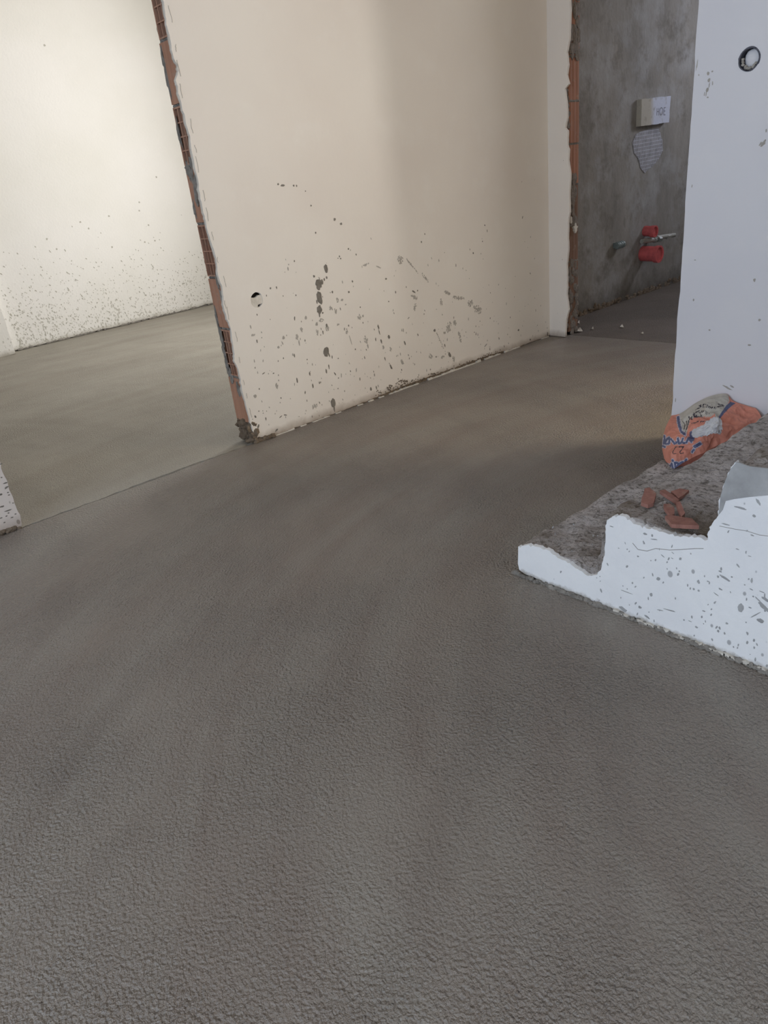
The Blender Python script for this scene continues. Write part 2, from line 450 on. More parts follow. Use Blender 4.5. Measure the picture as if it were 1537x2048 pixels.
for k in range(13):
    z0, z1 = zc + .2 * k, zc + .2 * k + .19
    if z1 > H: z1 = H
    sh = .004 * noise.noise(Vector((k * 3.1, 0, 0)))
    x0 = 1.441 + sh
    if k % 2 == 1:
        b = hollow_brick(x0, 1.540, YB0, YB1, z0, z1, seed=k); mt = M['brick_pale']
    else:
        b = ribbed_brick(x0, 1.540, YB0, YB1, z0, z1, seed=k); mt = M['brick']
    obj('brick', b, mt, wm)
    # bed joint
    if k < 12:
        big = {1: 1, 3: .6, 4: 1.5}.get(k, .8)
        parts = [box(x0 + .012, 1.540, YB0 + .001, YB1 - .001, z1, z1 + .0102)]
        for q in range(7):
            parts.append(blob((x0 + .012 + rnd.uniform(0, .01), YB0 + .004 + .0125 * q, z1 + .005 + rnd.uniform(-.004, .006) * big), (.010 + .005 * big, .010, .008 * big + .003), k * 9 + q, 8, .5))
        obj('mortar_joint', join(parts), M['mortar'], wm)
# smears of mortar on the brick ends
sm = []
for (z, yy, a, b_) in [(.24, .2, .010, .03), (.28, .7, .012, .02), (.46, .9, .012, .05), (.40, .92, .01, .03), (.68, .15, .008, .03), (.99, .5, .013, .035), (1.03, .3, .015, .03), (1.06, .6, .018, .03), (1.08, .8, .014, .03), (1.10, .4, .014, .02), (1.20, .95, .008, .05), (1.38, .97, .008, .06), (1.44, .95, .01, .05), (.94, .9, .01, .03), (1.66, .5, .018, .04), (1.69, .8, .016, .04), (.60, .06, .006, .04), (.53, .96, .006, .04), (.34, .9, .010, .03), (.31, .85, .012, .02), (1.05, .12, .008, .02)]:
    sm.append(blob((1.442, YB0 + (YB1 - YB0) * yy, z), (.006, a, b_), z * 10, 10, .7))
obj('mortar_smears', join(sm), M['mortar'], wm, kind='stuff')
# rubble foot of the broken end
rb = [blob((1.452 + rnd.uniform(-.006, .03), YB0 + rnd.uniform(.0, .078), rnd.uniform(.004, .095)), (rnd.uniform(.012, .026), rnd.uniform(.010, .02), rnd.uniform(.010, .022)), k + 50, 8, .7, zmin=-.003) for k in range(120)]
rb.append(box(1.455, 1.54, YB0 + .005, YB1 - .002, -.04, .095))
for k in range(26):
    t = rnd.random(); rb.append(blob((1.45 + .10 * t, YF - .006 + rnd.uniform(-.006, .012), .004 + .012 * rnd.random() * (1 - t)), (.012, .009, .010), k + 150, 8, .7, zmin=-.003))
obj('rubble_foot', join(rb), M['dirty_mortar'], wm, kind='stuff')
# lip of old plaster left along the floor, and the dirt groove above it
lip = []
for seg in range(60):
    x = 1.56 + seg * .034
    if rnd.random() < (.6 if (x < 2.2 or x > 3.25) else .15): continue
    hgt = (.006 if 2.1 < x < 3.2 else .003) * rnd.uniform(.6, 1.5)
    lp = [(x + .004 * i, hgt * (1 + .6 * fr(x + i * .004, 8, 90))) for i in range(9)]
    lip.append(prism([[(x, -.003)] + [(a, max(.0005, b)) for a, b in lp] + [(x + .034, -.003)]], XZ, YF - .006 + .002 * fr(x, 4, 10), YF + .003))
obj('plaster_lip', join(lip), M['white_plaster'], wm, kind='stuff')
obj('dirt_line', prism([[(1.56, -.004)] + [(1.56 + i * .01, .008 + .012 * max(0, min(1, (1.56 + i * .01 - 1.95) * 2, (3.3 - 1.56 - i * .01) * 3)) + .004 * fr(i * .01, 61, 30)) for i in range(199)] + [(3.54, -.004)]], XZ, YF + .0035, YF + .0115), M['dirty_mortar'], wm)
crumb = [blob((rnd.uniform(2.15, 3.1), YF - rnd.uniform(0, .006), rnd.uniform(.010, .030)), (.003, .002, .003), k, 6, .6) for k in range(90)]
crumb += [blob((rnd.gauss(2.32, .07), YF - rnd.uniform(0, .003), rnd.uniform(.012, .05)), (.0025, .0015, .0035), k, 6, .6) for k in range(70)]
obj('dirt_crumbs', join(crumb), M['dirty_mortar'], wm, kind='stuff')
# socket cavity: dark box behind, half plugged with plaster
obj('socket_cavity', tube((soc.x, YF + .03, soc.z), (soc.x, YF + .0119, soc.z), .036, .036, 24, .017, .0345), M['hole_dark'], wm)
plug = [(soc.x + .031 * math.cos(a), soc.z + .031 * math.sin(a)) for a in [math.radians(d_) for d_ in range(-210, -80, 10)]]
plug += [(soc.x + .002, soc.z - .020), (soc.x + .017, soc.z - .0185)] + [(soc.x + .031 * math.cos(a), soc.z + .031 * math.sin(a)) for a in [math.radians(d_) for d_ in range(-35, 32, 8)]]
plug += [(soc.x + .012, soc.z + .017), (soc.x + .002, soc.z + .012), (soc.x - .010, soc.z + .010)]
obj('socket_plug', prism([plug], XZ, YF + .002, YF + .014), M['white_plaster'], wm, label='rough white plaster half closing the socket hole')

# cement splashes on the partition (picked off the wall one by one, then fine spray)
def W(x, y, w, h, rot=0.0, Y=YF):
    q = on_y(x, y, Y); d = (q - EYE).length
    return (q.x, q.z, w * d / FPX * 1.25, h * d / FPX, rot)
S = 3.79
def Z1(a, b, w, h, r=0): return W(480 + a / S, 340 + b / S, w / S / 2, h / S / 2, r)
dark = [Z1(*q) for q in [(652, 745, 26, 58), (596, 865, 44, 76), (622, 850, 18, 40), (603, 965, 38, 86, .1), (603, 1060, 34, 64), (604, 1100, 8, 36), (584, 1000, 8, 30), (655, 1375, 36, 72, -.2), (676, 1400, 8, 36, .3), (708, 1765, 34, 66), (716, 1810, 10, 46), (658, 1178, 12, 24), (630, 1230, 8, 26), (1050, 1190, 10, 36, .2), (1058, 1230, 6, 40, .2), (1072, 1297, 9, 34, .2), (1130, 1265, 16, 30, .3), (1252, 1313, 9, 34, .3), (994, 1660, 13, 28), (718, 374, 14, 20), (767, 408, 16, 14), (575, 476, 9, 14), (823, 598, 9, 12), (755, 655, 9, 12), (765, 671, 9, 10), (744, 669, 6, 8), (882, 640, 7, 14), (413, 690, 8, 14), (540, 270, 9, 11), (497, 160, 7, 9), (290, 108, 12, 14), (325, 117, 26, 14), (408, 118, 10, 14), (430, 120, 8, 14), (232, 896, 11, 14), (425, 949, 7, 12), (854, 845, 9, 16, .3), (658, 815, 12, 18), (640, 830, 10, 20), (562, 806, 12, 18, .5), (415, 1125, 8, 26, -.2), (494, 1292, 7, 16), (530, 1545, 9, 28), (553, 1636, 9, 34), (656, 1525, 10, 34), (675, 1490, 7, 36), (700, 1418, 6, 24), (1148, 1490, 6, 44, .4), (1100, 1430, 6, 26, .2), (1021, 1553, 6, 22), (434, 1595, 9, 42), (603, 1612, 6, 22), (312, 1728, 8, 12), (140, 1943, 12, 30, -.5), (118, 1870, 10, 22, .3), (278, 1972, 26, 12, .5), (345, 1857, 24, 9, -.4), (310, 1870, 22, 7, .4), (255, 1541, 12, 8), (180, 1541, 20, 7, .3), (1108, 825, 14, 14), (1129, 996, 8, 11), (913, 1040, 8, 10), (722, 1545, 7, 26, .5), (510, 1437, 8, 9), (827, 925, 14, 14), (702, 925, 10, 16), (628, 1083, 11, 13), (144, 1828, 8, 10), (876, 1360, 7, 14), (746, 1428, 7, 10), (795, 1676, 5, 14), (748, 1577, 7, 10)]]
dark += [W(780 + a / 4.27, 440 + b / 4.27, w_ / 8.54, h_ / 8.54, r) for a, b, w_, h_, r in [(270, 188, 8, 16, 0), (299, 120, 7, 14, 0), (812, 45, 9, 12, 0), (713, 283, 10, 16, .3), (792, 183, 8, 10, 0), (205, 612, 36, 12, -.6), (238, 603, 9, 12, 0), (128, 1048, 10, 32, .3), (382, 942, 18, 22, .5), (470, 1070, 8, 28, .3), (1100, 940, 14, 16, 0), (396, 1168, 10, 14, 0), (1348, 975, 12, 30, 0), (1200, 1022, 12, 16, 0), (512, 1150, 20, 46, .5), (8, 1255, 8, 40, .3)]]
light = [Z1(*q) for q in [(955, 1285, 28, 60, .1), (967, 1325, 8, 50, .2), (810, 1232, 18, 40, .2), (840, 1290, 5, 70, .2), (566, 1790, 40, 34), (582, 1165, 18, 26), (620, 1140, 30, 22), (690, 1050, 26, 24), (725, 1072, 18, 40), (740, 987, 16, 28), (775, 985, 18, 16), (908, 1115, 26, 36, .3), (934, 1106, 12, 18), (590, 1235, 14, 32), (662, 1200, 22, 36), (1143, 1357, 18, 26, .5), (1090, 1345, 14, 34, .4), (1233, 1460, 16, 34, .4), (331, 1272, 16, 26), (433, 1268, 14, 40), (470, 1210, 18, 30), (293, 1343, 14, 20), (100, 1252, 26, 16), (950, 720, 60, 10, .2), (1050, 735, 40, 9, -.5), (403, 1400, 12, 20), (450, 1310, 8, 40), (280, 1635, 16, 40), (115, 1713, 18, 26), (748, 1170, 14, 12), (802, 1020, 12, 12), (500, 1120, 14, 26), (1240, 1215, 8, 26), (1228, 1215, 6, 22)]]
light += [W(780 + a / 4.27, 440 + b / 4.27, w_ / 8.54, h_ / 8.54, r) for a, b, w_, h_, r in [(190, 390, 8, 240, .72), (300, 490, 14, 120, .7), (490, 620, 60, 26, -.5), (590, 665, 110, 24, -.25), (690, 710, 50, 50, -.3), (750, 765, 90, 60, -.5), (90, 340, 50, 70, .6), (215, 740, 26, 60, -.3), (205, 660, 70, 20, -.4), (505, 915, 50, 80, -.3), (555, 880, 26, 40, 0), (350, 1165, 30, 40, .3), (450, 1170, 30, 20, 0), (430, 1030, 5, 200, .45), (600, 1000, 20, 100, .3), (820, 1070, 34, 10, .5), (105, 1215, 20, 44, .3), (545, 1190, 14, 60, .2), (440, 700, 20, 60, 0)]]
def scatter(items):
    out = []
    for it in items:
        u, v, ru, rv, rot = it
        if ru * rv < 5e-5: out.append(it); continue
        for k in range(int(8 + ru * rv * 9e4)):
            a = rnd.uniform(0, 6.283); r_ = rnd.random() ** .6; x, y = ru * r_ * math.cos(a), rv * r_ * math.sin(a)
            out.append((u + x * math.cos(rot) - y * math.sin(rot), v + x * math.sin(rot) + y * math.cos(rot), rnd.uniform(.0012, .0035), rnd.uniform(.0015, .006), rot + rnd.uniform(-.4, .4)))
    return out
light = scatter(light)
spray_d, spray_l = [], []
for k in range(240):
    z = abs(rnd.gauss(0, .32)) + .03; x = 1.52 + 1.95 * rnd.random() ** 1.5
    if z > 1.0: continue
    r = rnd.uniform(.0010, .0028)
    (spray_d if rnd.random() < .35 else spray_l).append((x, z, r, r * rnd.uniform(1, 3.5), rnd.uniform(-.3, .4)))
obj('cement_splashes', splats(dark + spray_d, XZ, YF + .0002), M['splat'], wm, kind='stuff', label='dried grey cement splashes on the cream wall')
obj('thin_splashes', splats(light + spray_l, XZ, YF + .0002, seed=9), M['splat_light'], wm, kind='stuff')

# ------------------------------------------------------------------ short cross wall with broken jamb beside the doorway
XC = 3.547
wc = obj('wall_cross', box(3.60, 3.69, 2.60, 2.90, -.05, H), M['mortar'], kind='structure')
cedge = [(1131, 674), (1133, 640), (1138, 620), (1134, 590), (1135, 560), (1134, 530), (1137, 500), (1136, 470), (1137, 440), (1140, 425), (1139, 390), (1141, 350), (1137, 320), (1138, 300), (1135, 290), (1136, 262), (1131, 256), (1135, 235), (1134, 210), (1130, 178), (1138, 168), (1134, 150), (1137, 130), (1134, 105), (1139, 80), (1140, 55), (1141, 20), (1140, 0), (1140, -60)]
ce = [(on_x(x, y, XC).y, on_x(x, y, XC).z) for x, y in cedge]
ce2 = []
for i in range(len(ce) - 1):
    for k in range(4):
        t = k / 4; ce2.append((ce[i][0] + (ce[i + 1][0] - ce[i][0]) * t + .0018 * fr(i + t, 77, 3), ce[i][1] + (ce[i + 1][1] - ce[i][1]) * t))
obj('plaster', prism([[(2.63, .003)] + ce2 + [(2.52, H), (2.63, H)]], YZ, XC, XC + .014), M['paint'], wc)
for k in range(14):
    z0 = .02 + .2 * k; z1 = min(z0 + .19, H)
    yy = 2.532 + .006 * noise.noise(Vector((k * 1.9, 4, 0)))
    if z1 - z0 < .05: break
    b = prism([[(3.600, 2.60), (3.600, yy + .004), (3.612, yy), (3.628, yy + .003), (3.644, yy), (3.660, yy + .003), (3.676, yy), (3.689, yy + .002), (3.689, 2.60)]], XY, z0, z1)
    obj('brick', b, M['brick_jamb'] if 4 <= k <= 8 else M['brick_dark'], wc)
    obj('mortar_joint', join([box(3.602, 3.687, yy + .010, 2.60, z1, z1 + .01)] + [blob((3.61 + .015 * q, yy + .008, z1 + .005), (.012, .007, .009), k * 5 + q, 8, .6) for q in range(6)]), M['mortar'], wc)
# mortar between plaster and brick, ragged
mj = []
for k in range(150):
    z = k * .018 + .005
    mj.append(blob((3.574 + rnd.uniform(-.006, .012), 2.536 + rnd.uniform(-.006, .012), z), (.019, .013, .016), k + 300, 8, .6))
mj.append(box(3.561, 3.60, 2.545, 2.63, -.04, H))
obj('mortar_edge', join(mj), M['jamb_mortar'], wc, kind='stuff')
fill = [blob((3.62 + rnd.uniform(-.02, .06), 2.53 + rnd.uniform(0, .006), rnd.uniform(.0, .42)), (.016, .006, .022), k + 500, 8, .6, zmin=-.002) for k in range(46)]
fill += [blob((3.62 + rnd.uniform(-.02, .06), 2.53 + rnd.uniform(0, .006), rnd.uniform(1.42, 1.75)), (.02, .006, .03), k + 600, 8, .6) for k in range(26)]
fill += [blob((3.61 + rnd.uniform(-.01, .06), 2.53 + rnd.uniform(0, .006), rnd.uniform(.62, .86)), (.016, .006, .03), k + 640, 8, .6) for k in range(22)]
obj('mortar_smears', join(fill), M['jamb_mortar'], wc, kind='stuff')
q = on_y(1152, 456, 2.524)
pp = [(q.x + .016 * math.cos(a) * (1 + .35 * math.sin(5 * a)), q.z + .021 * math.sin(a) * (1 + .3 * math.cos(4 * a))) for a in [i * math.pi / 10 for i in range(20)]]
obj('plaster_spot', prism([pp], XZ, 2.522, 2.535), M['white_plaster'], wc, label='white plaster blot on the broken jamb')
q = on_y(1143, 440, 2.524)
obj('plaster_spot', prism([circle(q.x, q.z, .008, 12, .004, 3, .02)], XZ, 2.523, 2.538), M['white_plaster'], wc)
obj('rear_plaster', box(3.69, 3.704, 2.545, 2.80, -.04, H), M['render'], wc)
# rest of the cross wall, hidden behind the white wall: with the window that lights the passage
obj('wall_passage', join([box(3.55, 3.70, .42, 1.50, -.05, H), box(3.55, 3.70, -4.1, -1.0, -.05, H), box(3.55, 3.70, -1.0, .42, -.05, .7), box(3.55, 3.70, -1.0, .42, 2.05, H)]), M['room'], kind='structure')

# ------------------------------------------------------------------ grey rendered bathroom wall
YD = 2.785
wd = obj('wall_bathroom', box(3.70, 6.9, YD, YD + .12, -.05, H), M['render'], kind='structure')
obj('wall_bathroom_side', join([box(6.5, 6.6, .6, 1.35, -.05, H), box(6.5, 6.6, 2.05, 2.79, -.05, H), box(6.5, 6.6, 1.35, 2.05, -.05, 1.6), box(6.5, 6.6, 1.35, 2.05, 2.3, H), box(3.70, 6.6, .5, .6, -.05, H)]), M['room'], kind='structure')
ft = [blob((rnd.uniform(3.75, 5.6), YD - .002, rnd.uniform(-.002, .035) ** 1), (rnd.uniform(.01, .03), .008, rnd.uniform(.008, .022)), k + 700, 8, .6, zmin=-.003) for k in range(90)]
obj('mortar_crumbs', join(ft), M['dirty_mortar'], wd, kind='stuff')

# ------------------------------------------------------------------ white wall at the right, behind the stairs
XR = 2.3
hc = ((on_x(1499, 119, XR).y), on_x(1499, 119, XR).z)
re = [(1.190 + .0025 * fr(z * .03, 91, 12), z * .03) for z in range(0, 92)]
wr = obj('wall_right', prism([[(-4.1, -.05), (1.19, -.05)] + re + [(1.19, H), (-4.1, H)], circle(hc[0], hc[1], .0285, 28, .002, 6)], YZ, XR, XR + .12), M['paint_right'], kind='structure')
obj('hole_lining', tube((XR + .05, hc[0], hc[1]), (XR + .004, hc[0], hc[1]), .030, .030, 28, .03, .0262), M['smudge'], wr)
# plaster plug set back in the bored hole, black ring smeared about the rim
obj('hole_plug', blob((XR + .018, hc[0] - .004, hc[1] + .003), (.010, .0235, .0235), 4, 16, .12), M['paint_right'], wr, smooth=True)
ringp = []
for i in range(30):
    a0 = 2 * math.pi * i / 30
    wd_ = .0032 * (1.0 + .8 * noise.noise(Vector((math.cos(a0), math.sin(a0), 8)))) * (1.5 if .0 < a0 < 3.6 else .7)
    ringp.append((a0, wd_))
o_ = [(hc[0] + (.0262 + w_) * math.cos(a), hc[1] + (.0262 + w_) * math.sin(a)) for a, w_ in ringp]
i_ = [(hc[0] + .0262 * math.cos(a), hc[1] + .0262 * math.sin(a)) for a, w_ in ringp]
obj('hole_rim', prism([o_, i_], YZ, XR - .0008, XR + .004), M['smudge'], wr, label='black smudged ring around the bored hole')
crm = [blob((XR + .006, hc[0] + .018 * math.cos(a) + rnd.uniform(-.004, .004), hc[1] + .021 * math.sin(a)), (.005, .0045, .004), k + 20, 8, .6) for k, a in enumerate([-2.6, -2.3, -2.0, -1.7, -1.4, -1.1, -.8, -.5, -.2, .1, -1.9, -1.2])]
obj('hole_crumbs', join(crm), M['splat_light'], wr, kind='stuff')
def WX(x, y, w, h, rot=0.0, X=XR):
    q = on_x(x, y, X); d = (q - EYE).length
    return (q.y, q.z, w * d / FPX * .95, h * d / FPX * .75, rot)
mk = [WX(1360 + a / 6.02, 80 + b / 6.02, w_ / 12, h_ / 12, r) for a, b, w_, h_, r in [(395, 378, 20, 18, 0), (345, 400, 26, 40, 0), (355, 485, 30, 40, .2), (358, 545, 10, 60, .1), (398, 520, 10, 50, 0), (335, 600, 24, 60, .3), (320, 655, 10, 50, .1), (300, 650, 9, 50, .1), (210, 300, 10, 110, .1), (232, 420, 12, 20, 0), (340, 690, 20, 20, 0), (1045, 1090, 16, 40, 0), (1000, 1240, 50, 70, .4), (150, 1760, 10, 40, .1), (100, 1500, 8, 20, 0)]]
mk += [WX(1455, 775, 9, 2, .4), WX(1465, 773, 4, 2, .4), WX(1391, 520, 2, 1), WX(1388, 600, 1.5, 3), WX(1500, 690, 3, 2), WX(1520, 640, 2, 3), WX(1352, 800, 1, 5), WX(1510, 560, 2, 4), WX(1420, 660, 2, 2)]
obj('scuff_marks', splats(scatter(mk), YZ, XR + .0002, seed=21), M['splat_light'], wr, kind='stuff')

# ------------------------------------------------------------------ stub of wall at the left of the opening
wl = obj('wall_left', box(-3.0, .455, YF + .012, YF + .085, -.05, H), M['mortar'], kind='structure')
se = [(.474 + .006 * fr(z * .012, 51, 30) + .018 * max(0, (z * .012 - .18)), z * .012) for z in range(1, 60)]
obj('plaster', prism([[(-3.0, -.02)] + [(x_ * .02, .004 + .005 * fr(x_ * .02, 52, 30)) for x_ in range(-149, 23)] + [(.468, .006)] + se + [(.49, H), (-3.0, H)]], XZ, YF, YF + .012), M['paint_stub'], wl)
obj('end_plaster', prism([[(YF + .003, .0)] + [(YF + .003, z * .05) for z in range(1, 55)] + [(YF + .084, H - .05), (YF + .084, 0)]], YZ, .452, .472), M['white_plaster'], wl)
fd = [blob((rnd.uniform(.2, .475), YF - .003 + rnd.uniform(0, .006), rnd.uniform(0, .012)), (.010, .006, .007), k + 800, 8, .6, zmin=-.003) for k in range(60)]
obj('dirt_crumbs', join(fd), M['dirty_mortar'], wl, kind='stuff')
sp = [W(x, y, w_, h_, r) for x, y, w_, h_, r in [(2, 928, 2, 1, 0), (11, 966, 3, 1.2, 0), (13, 975, 3, 1.5, .4), (16, 985, 1.5, 1, 0), (18, 990, 1.5, 1, 0), (2, 989, 2, 2, 0), (4, 1013, 3, 1.5, 0), (16, 1021, 4.5, 1.2, 0), (17, 1026, 1.5, 1, 0), (3, 955, 1.5, 1, 0), (13, 1032, 1.5, 1, 0), (24, 1035, 2, 1, 0), (31, 1028, 1.5, 1, 0), (9, 1045, 1.5, 1, 0), (26, 1006, 1, 1, 0), (2, 1036, 2, 1, 0)]]
obj('cement_splashes', splats(sp, XZ, YF + .0002, seed=31), M['splat'], wl, kind='stuff')

# ------------------------------------------------------------------ room behind: back wall and pilaster
def back_y(x): return 6.438 + (x - 1.535) * .076
bp = [(x_ * .03, .004 + .010 * abs(fr(x_ * .03, 71, 9)) + .010 * max(0, fr(x_ * .03, 72, 3))) for x_ in range(51, 130)]
wb = obj('wall_back', prism([[(-3.0, -.05), (4.0, -.05), (4.0, H), (-3.0, H)]], lambda u, v, t: (u, back_y(u) + t, v), .012, .15), M['mortar'], kind='structure')
obj('plaster', prism([bp + [(3.9, H), (-3.0, H), (-3.0, .01)]], lambda u, v, t: (u, back_y(u) + t, v), 0, .013), M['paint_left'], wb)
pe = [(1.53 + .006 * fr(z * .03, 73, 12), z * .03) for z in range(0, 91)]
obj('pilaster', prism([[(.9, -.02)] + pe + [(1.53, H), (.9, H)]], lambda u, v, t: (u, back_y(u) + t, v), -.10, .012), M['paint_left'], wb)
cr = [blob((rnd.uniform(1.55, 3.7), 0, 0), (rnd.uniform(.012, .03), .008, rnd.uniform(.006, .014)), k + 900, 8, .6, zmin=-.004) for k in range(80)]
cr = [([Vector((v_.x, v_.y + back_y(v_.x), v_.z + .004)) for v_ in c_[0]], c_[1]) for c_ in cr]
obj('plaster_crumbs', join(cr), M['mortar'], wb, kind='stuff')
ls = []
for k in range(900):
    z = abs(rnd.gauss(.08, .28)); x = 1.6 + 1.9 * rnd.random() ** 1.4
    if z > 1.1: continue
    r = rnd.uniform(.0018, .0042); ls.append((x, z + .01, r, r * rnd.uniform(1, 2.6), rnd.uniform(.2, .9)))
for x, y in [(283, 404), (283, 421), (220, 432), (161, 444), (178, 457), (302, 450), (294, 484), (92, 478), (226, 494), (319, 353), (315, 481), (112, 498), (90, 90)]:
    q = on_y(x, y, 6.5); ls.append((q.x, q.z, .007, .007, 0))
obj('cement_splashes', splats(ls, lambda u, v, t: (u, back_y(u) + t, v), -.0003, seed=41), M['splat_faint'], wb, kind='stuff')

# ------------------------------------------------------------------ outer shell with its window openings (out of frame)
obj('wall_left_room_side', join([box(-2.6, -2.5, 2.73, 6.3, -.05, H), box(3.9, 4.0, 2.9, 3.3, -.05, H), box(3.9, 4.0, 5.3, 6.6, -.05, H), box(3.9, 4.0, 3.3, 5.3, -.05, .75), box(3.9, 4.0, 3.3, 5.3, 2.3, H)]), M['room'], kind='structure')
obj('wall_far_left', join([box(-3.15, -3.0, -4.1, -1.1, -.05, H), box(-3.15, -3.0, 1.5, 2.8, -.05, H), box(-3.15, -3.0, -1.1, 1.5, -.05, .75), box(-3.15, -3.0, -1.1, 1.5, 2.35, H)]), M['room'], kind='structure')
obj('wall_rear', join([box(-3.15, -1.6, -4.15, -4.0, -.05, H), box(.4, 1.6, -4.15, -4.0, -.05, H), box(2.28, 3.7, -4.15, -4.0, -.05, H),
    box(-1.6, .4, -4.15, -4.0, -.05, .7), box(-1.6, .4, -4.15, -4.0, 2.3, H), box(1.6, 2.28, -4.15, -4.0, -.05, 1.3), box(1.6, 2.28, -4.15, -4.0, 2.6, H)]), M['room'], kind='structure')

# ------------------------------------------------------------------ stairs
XS = 1.285
st = empty('staircase', (XS + .5, .4, 0), 'raw concrete stairs with whitewashed side, climbing to the right', 'stairs')
sb = Vector(st.location)
nos = [(1.06, .084), (.805, .246), (.535, .420)] + [(.535 - .262 * i, .420 + .17 * i) for i in range(1, 6)]
prof = [(1.06, -.03)]
for i, (y, z) in enumerate(nos):
    prof.append((y, z))
    if i < len(nos) - 1: prof.append((nos[i + 1][0] + .028, z + (.002 if i else -.003)))
prof += [(-2.6, nos[-1][1]), (-2.6, -.03)]
# finely subdivided, rounded and roughened stepped surface
fine = []
for i in range(len(prof) - 2):
    a, b = Vector(prof[i]), Vector(prof[i + 1]); L = (b - a).length; n = max(2, int(L / .016)) if i < 8 else max(2, int(L / .06))
    for k in range(n): fine.append(a + (b - a) * k / n)
fine.append(Vector(prof[-2]))
sm_ = [fine[0]] + [(fine[i - 1] + fine[i] * 2 + fine[i + 1]) / 4 for i in range(1, len(fine) - 1)] + [fine[-1]]
NX = 60
V, F = [], []
X0, X1 = XS + .012, XR - .003
for j in range(NX + 1):
    x = X0 + (X1 - X0) * j / NX
    for i, p_ in enumerate(sm_):
        k = noise.fractal(Vector((x * 14, p_.y * 22, p_.x * 14)), .9, 2.0, 4)
        s_ = .006 * k
        chip = .012 * max(0, noise.noise(Vector((x * 9, p_.y * 3, 5)))) if abs(p_.x - 1.06) < .02 and p_.y > .03 else 0
        pile = 0
        for (px_, py_, hh, rr) in [(1.36, .97, .012, .09), (1.40, .70, .014, .10), (1.33, .86, .012, .06), (1.38, .50, .016, .08)]:
            pile += hh * math.exp(-((x - px_) ** 2 + (p_.x - py_) ** 2) / rr ** 2)
        V.append((x, p_.x - chip + s_ * .6, p_.y + s_ + (pile if i > 3 else 0)))
n_ = len(sm_)
for j in range(NX):
    for i in range(n_ - 1): F.append((j * n_ + i, j * n_ + i + 1, (j + 1) * n_ + i + 1, (j + 1) * n_ + i))
k0 = len(V)
V += [(X0, -2.6, -.03), (X1, -2.6, -.03)]
F.append(tuple(range(n_)) + (k0,)); F.append(tuple(NX * n_ + i for i in range(n_)) + (k0 + 1,)); F.append((0, NX * n_, k0 + 1, k0)); F.append((n_ - 1, k0, k0 + 1, NX * n_ + n_ - 1))
obj('concrete_steps', (V, F), M['tread'], st, smooth=False, base=sb)
# whitewashed side skin, outline taken along the chipped arrises
side_px = [(1037, 1094), (1058, 1091), (1080, 1096), (1100, 1103), (1120, 1118), (1140, 1128), (1160, 1140), (1178, 1152), (1192, 1150), (1203, 1138), (1209, 1110), (1211, 1075), (1213, 1047), (1220, 1036), (1236, 1031), (1252, 1035), (1264, 1044), (1285, 1054), (1310, 1060), (1335, 1066), (1355, 1073), (1385, 1073), (1415, 1080), (1421, 1055), (1436, 1030), (1440, 1000), (1452, 960), (1462, 935), (1474, 922)]
so = [(on_x(x, y, XS).y, on_x(x, y, XS).z) for x, y in side_px]
so2 = []
for i in range(len(so) - 1):
    for k in range(5):
        t = k / 5; so2.append((so[i][0] + (so[i + 1][0] - so[i][0]) * t + .0032 * fr(i + t, 61, 5), so[i][1] + (so[i + 1][1] - so[i][1]) * t + .0042 * fr(i + t, 62, 5)))
for i in range(2, len(nos) - 1):
    y1, z1 = nos[i + 1]
    so2 += [tuple(q) for q in rag((nos[i][0] - .01, nos[i][1] + .0), (y1 + .03, nos[i][1] + .004), .012, .004, i + 80)]
    so2 += [tuple(q) for q in rag((y1 + .026, nos[i][1] + .01), (y1, z1 - .004), .012, .003, i + 90)]
so2 += [(nos[-1][0] - .02, nos[-1][1]), (-2.6, nos[-1][1] - .002), (-2.6, -.02)]
lowr = [(y * .01, .004 + .004 * fr(y * .01, 63, 40)) for y in range(-250, 105)]
sd = so2 + lowr + [(1.058, .012), (1.062, .03), (1.060, .06)]
obj('side_plaster', prism([sd], YZ, XS, XS + .0125), M['stairside'], st, base=sb)
# bare bluish band where the paint stops, at the third step
bare = [(on_x(x, y, XS - .001).y, on_x(x, y, XS - .001).z) for x, y in [(1442, 992), (1452, 960), (1462, 938), (1474, 924), (1500, 933), (1545, 938), (1545, 990), (1500, 994), (1470, 998), (1452, 1002), (1446, 1020), (1438, 1030)]]
obj('bare_patch', prism([bare], YZ, XS - .0012, XS + .002), M['bare_side'], st, label='unpainted grey plaster patch below the third step', base=sb)
# grey cement fillet and crumbs along the foot
fo = []
for k in range(190):
    y = 1.07 - k * .0062 * 1.0
    fo.append(blob((XS - rnd.uniform(0, .007), y, rnd.uniform(-.002, .005)), (.006, rnd.uniform(.005, .011), rnd.uniform(.003, .008)), k + 1000, 8, .6, zmin=-.003))
obj('foot_crumbs', join(fo), M['mortar'], st, kind='stuff', base=sb)
l2 = []
for k in range(40):
    y = .80 - k * .0125
    if rnd.random() < .2: continue
    hh = rnd.uniform(.003, .009)
    l2.append(prism([[(y, .002)] + [(y - .003 * i, .003 + hh * (.7 + .5 * fr(y + i * .003, 7, 90))) for i in range(6)] + [(y - .016, .002)]], YZ, XS - .006, XS + .002))
obj('plaster_lip', join(l2), M['white_plaster'], st, kind='stuff', base=sb)
ss = []
def SXp(a, b, w_, h_, r=0): return WX(1140 + a / 3.872, 1000 + b / 3.872, w_ / 7.74, h_ / 7.74, r, XS)
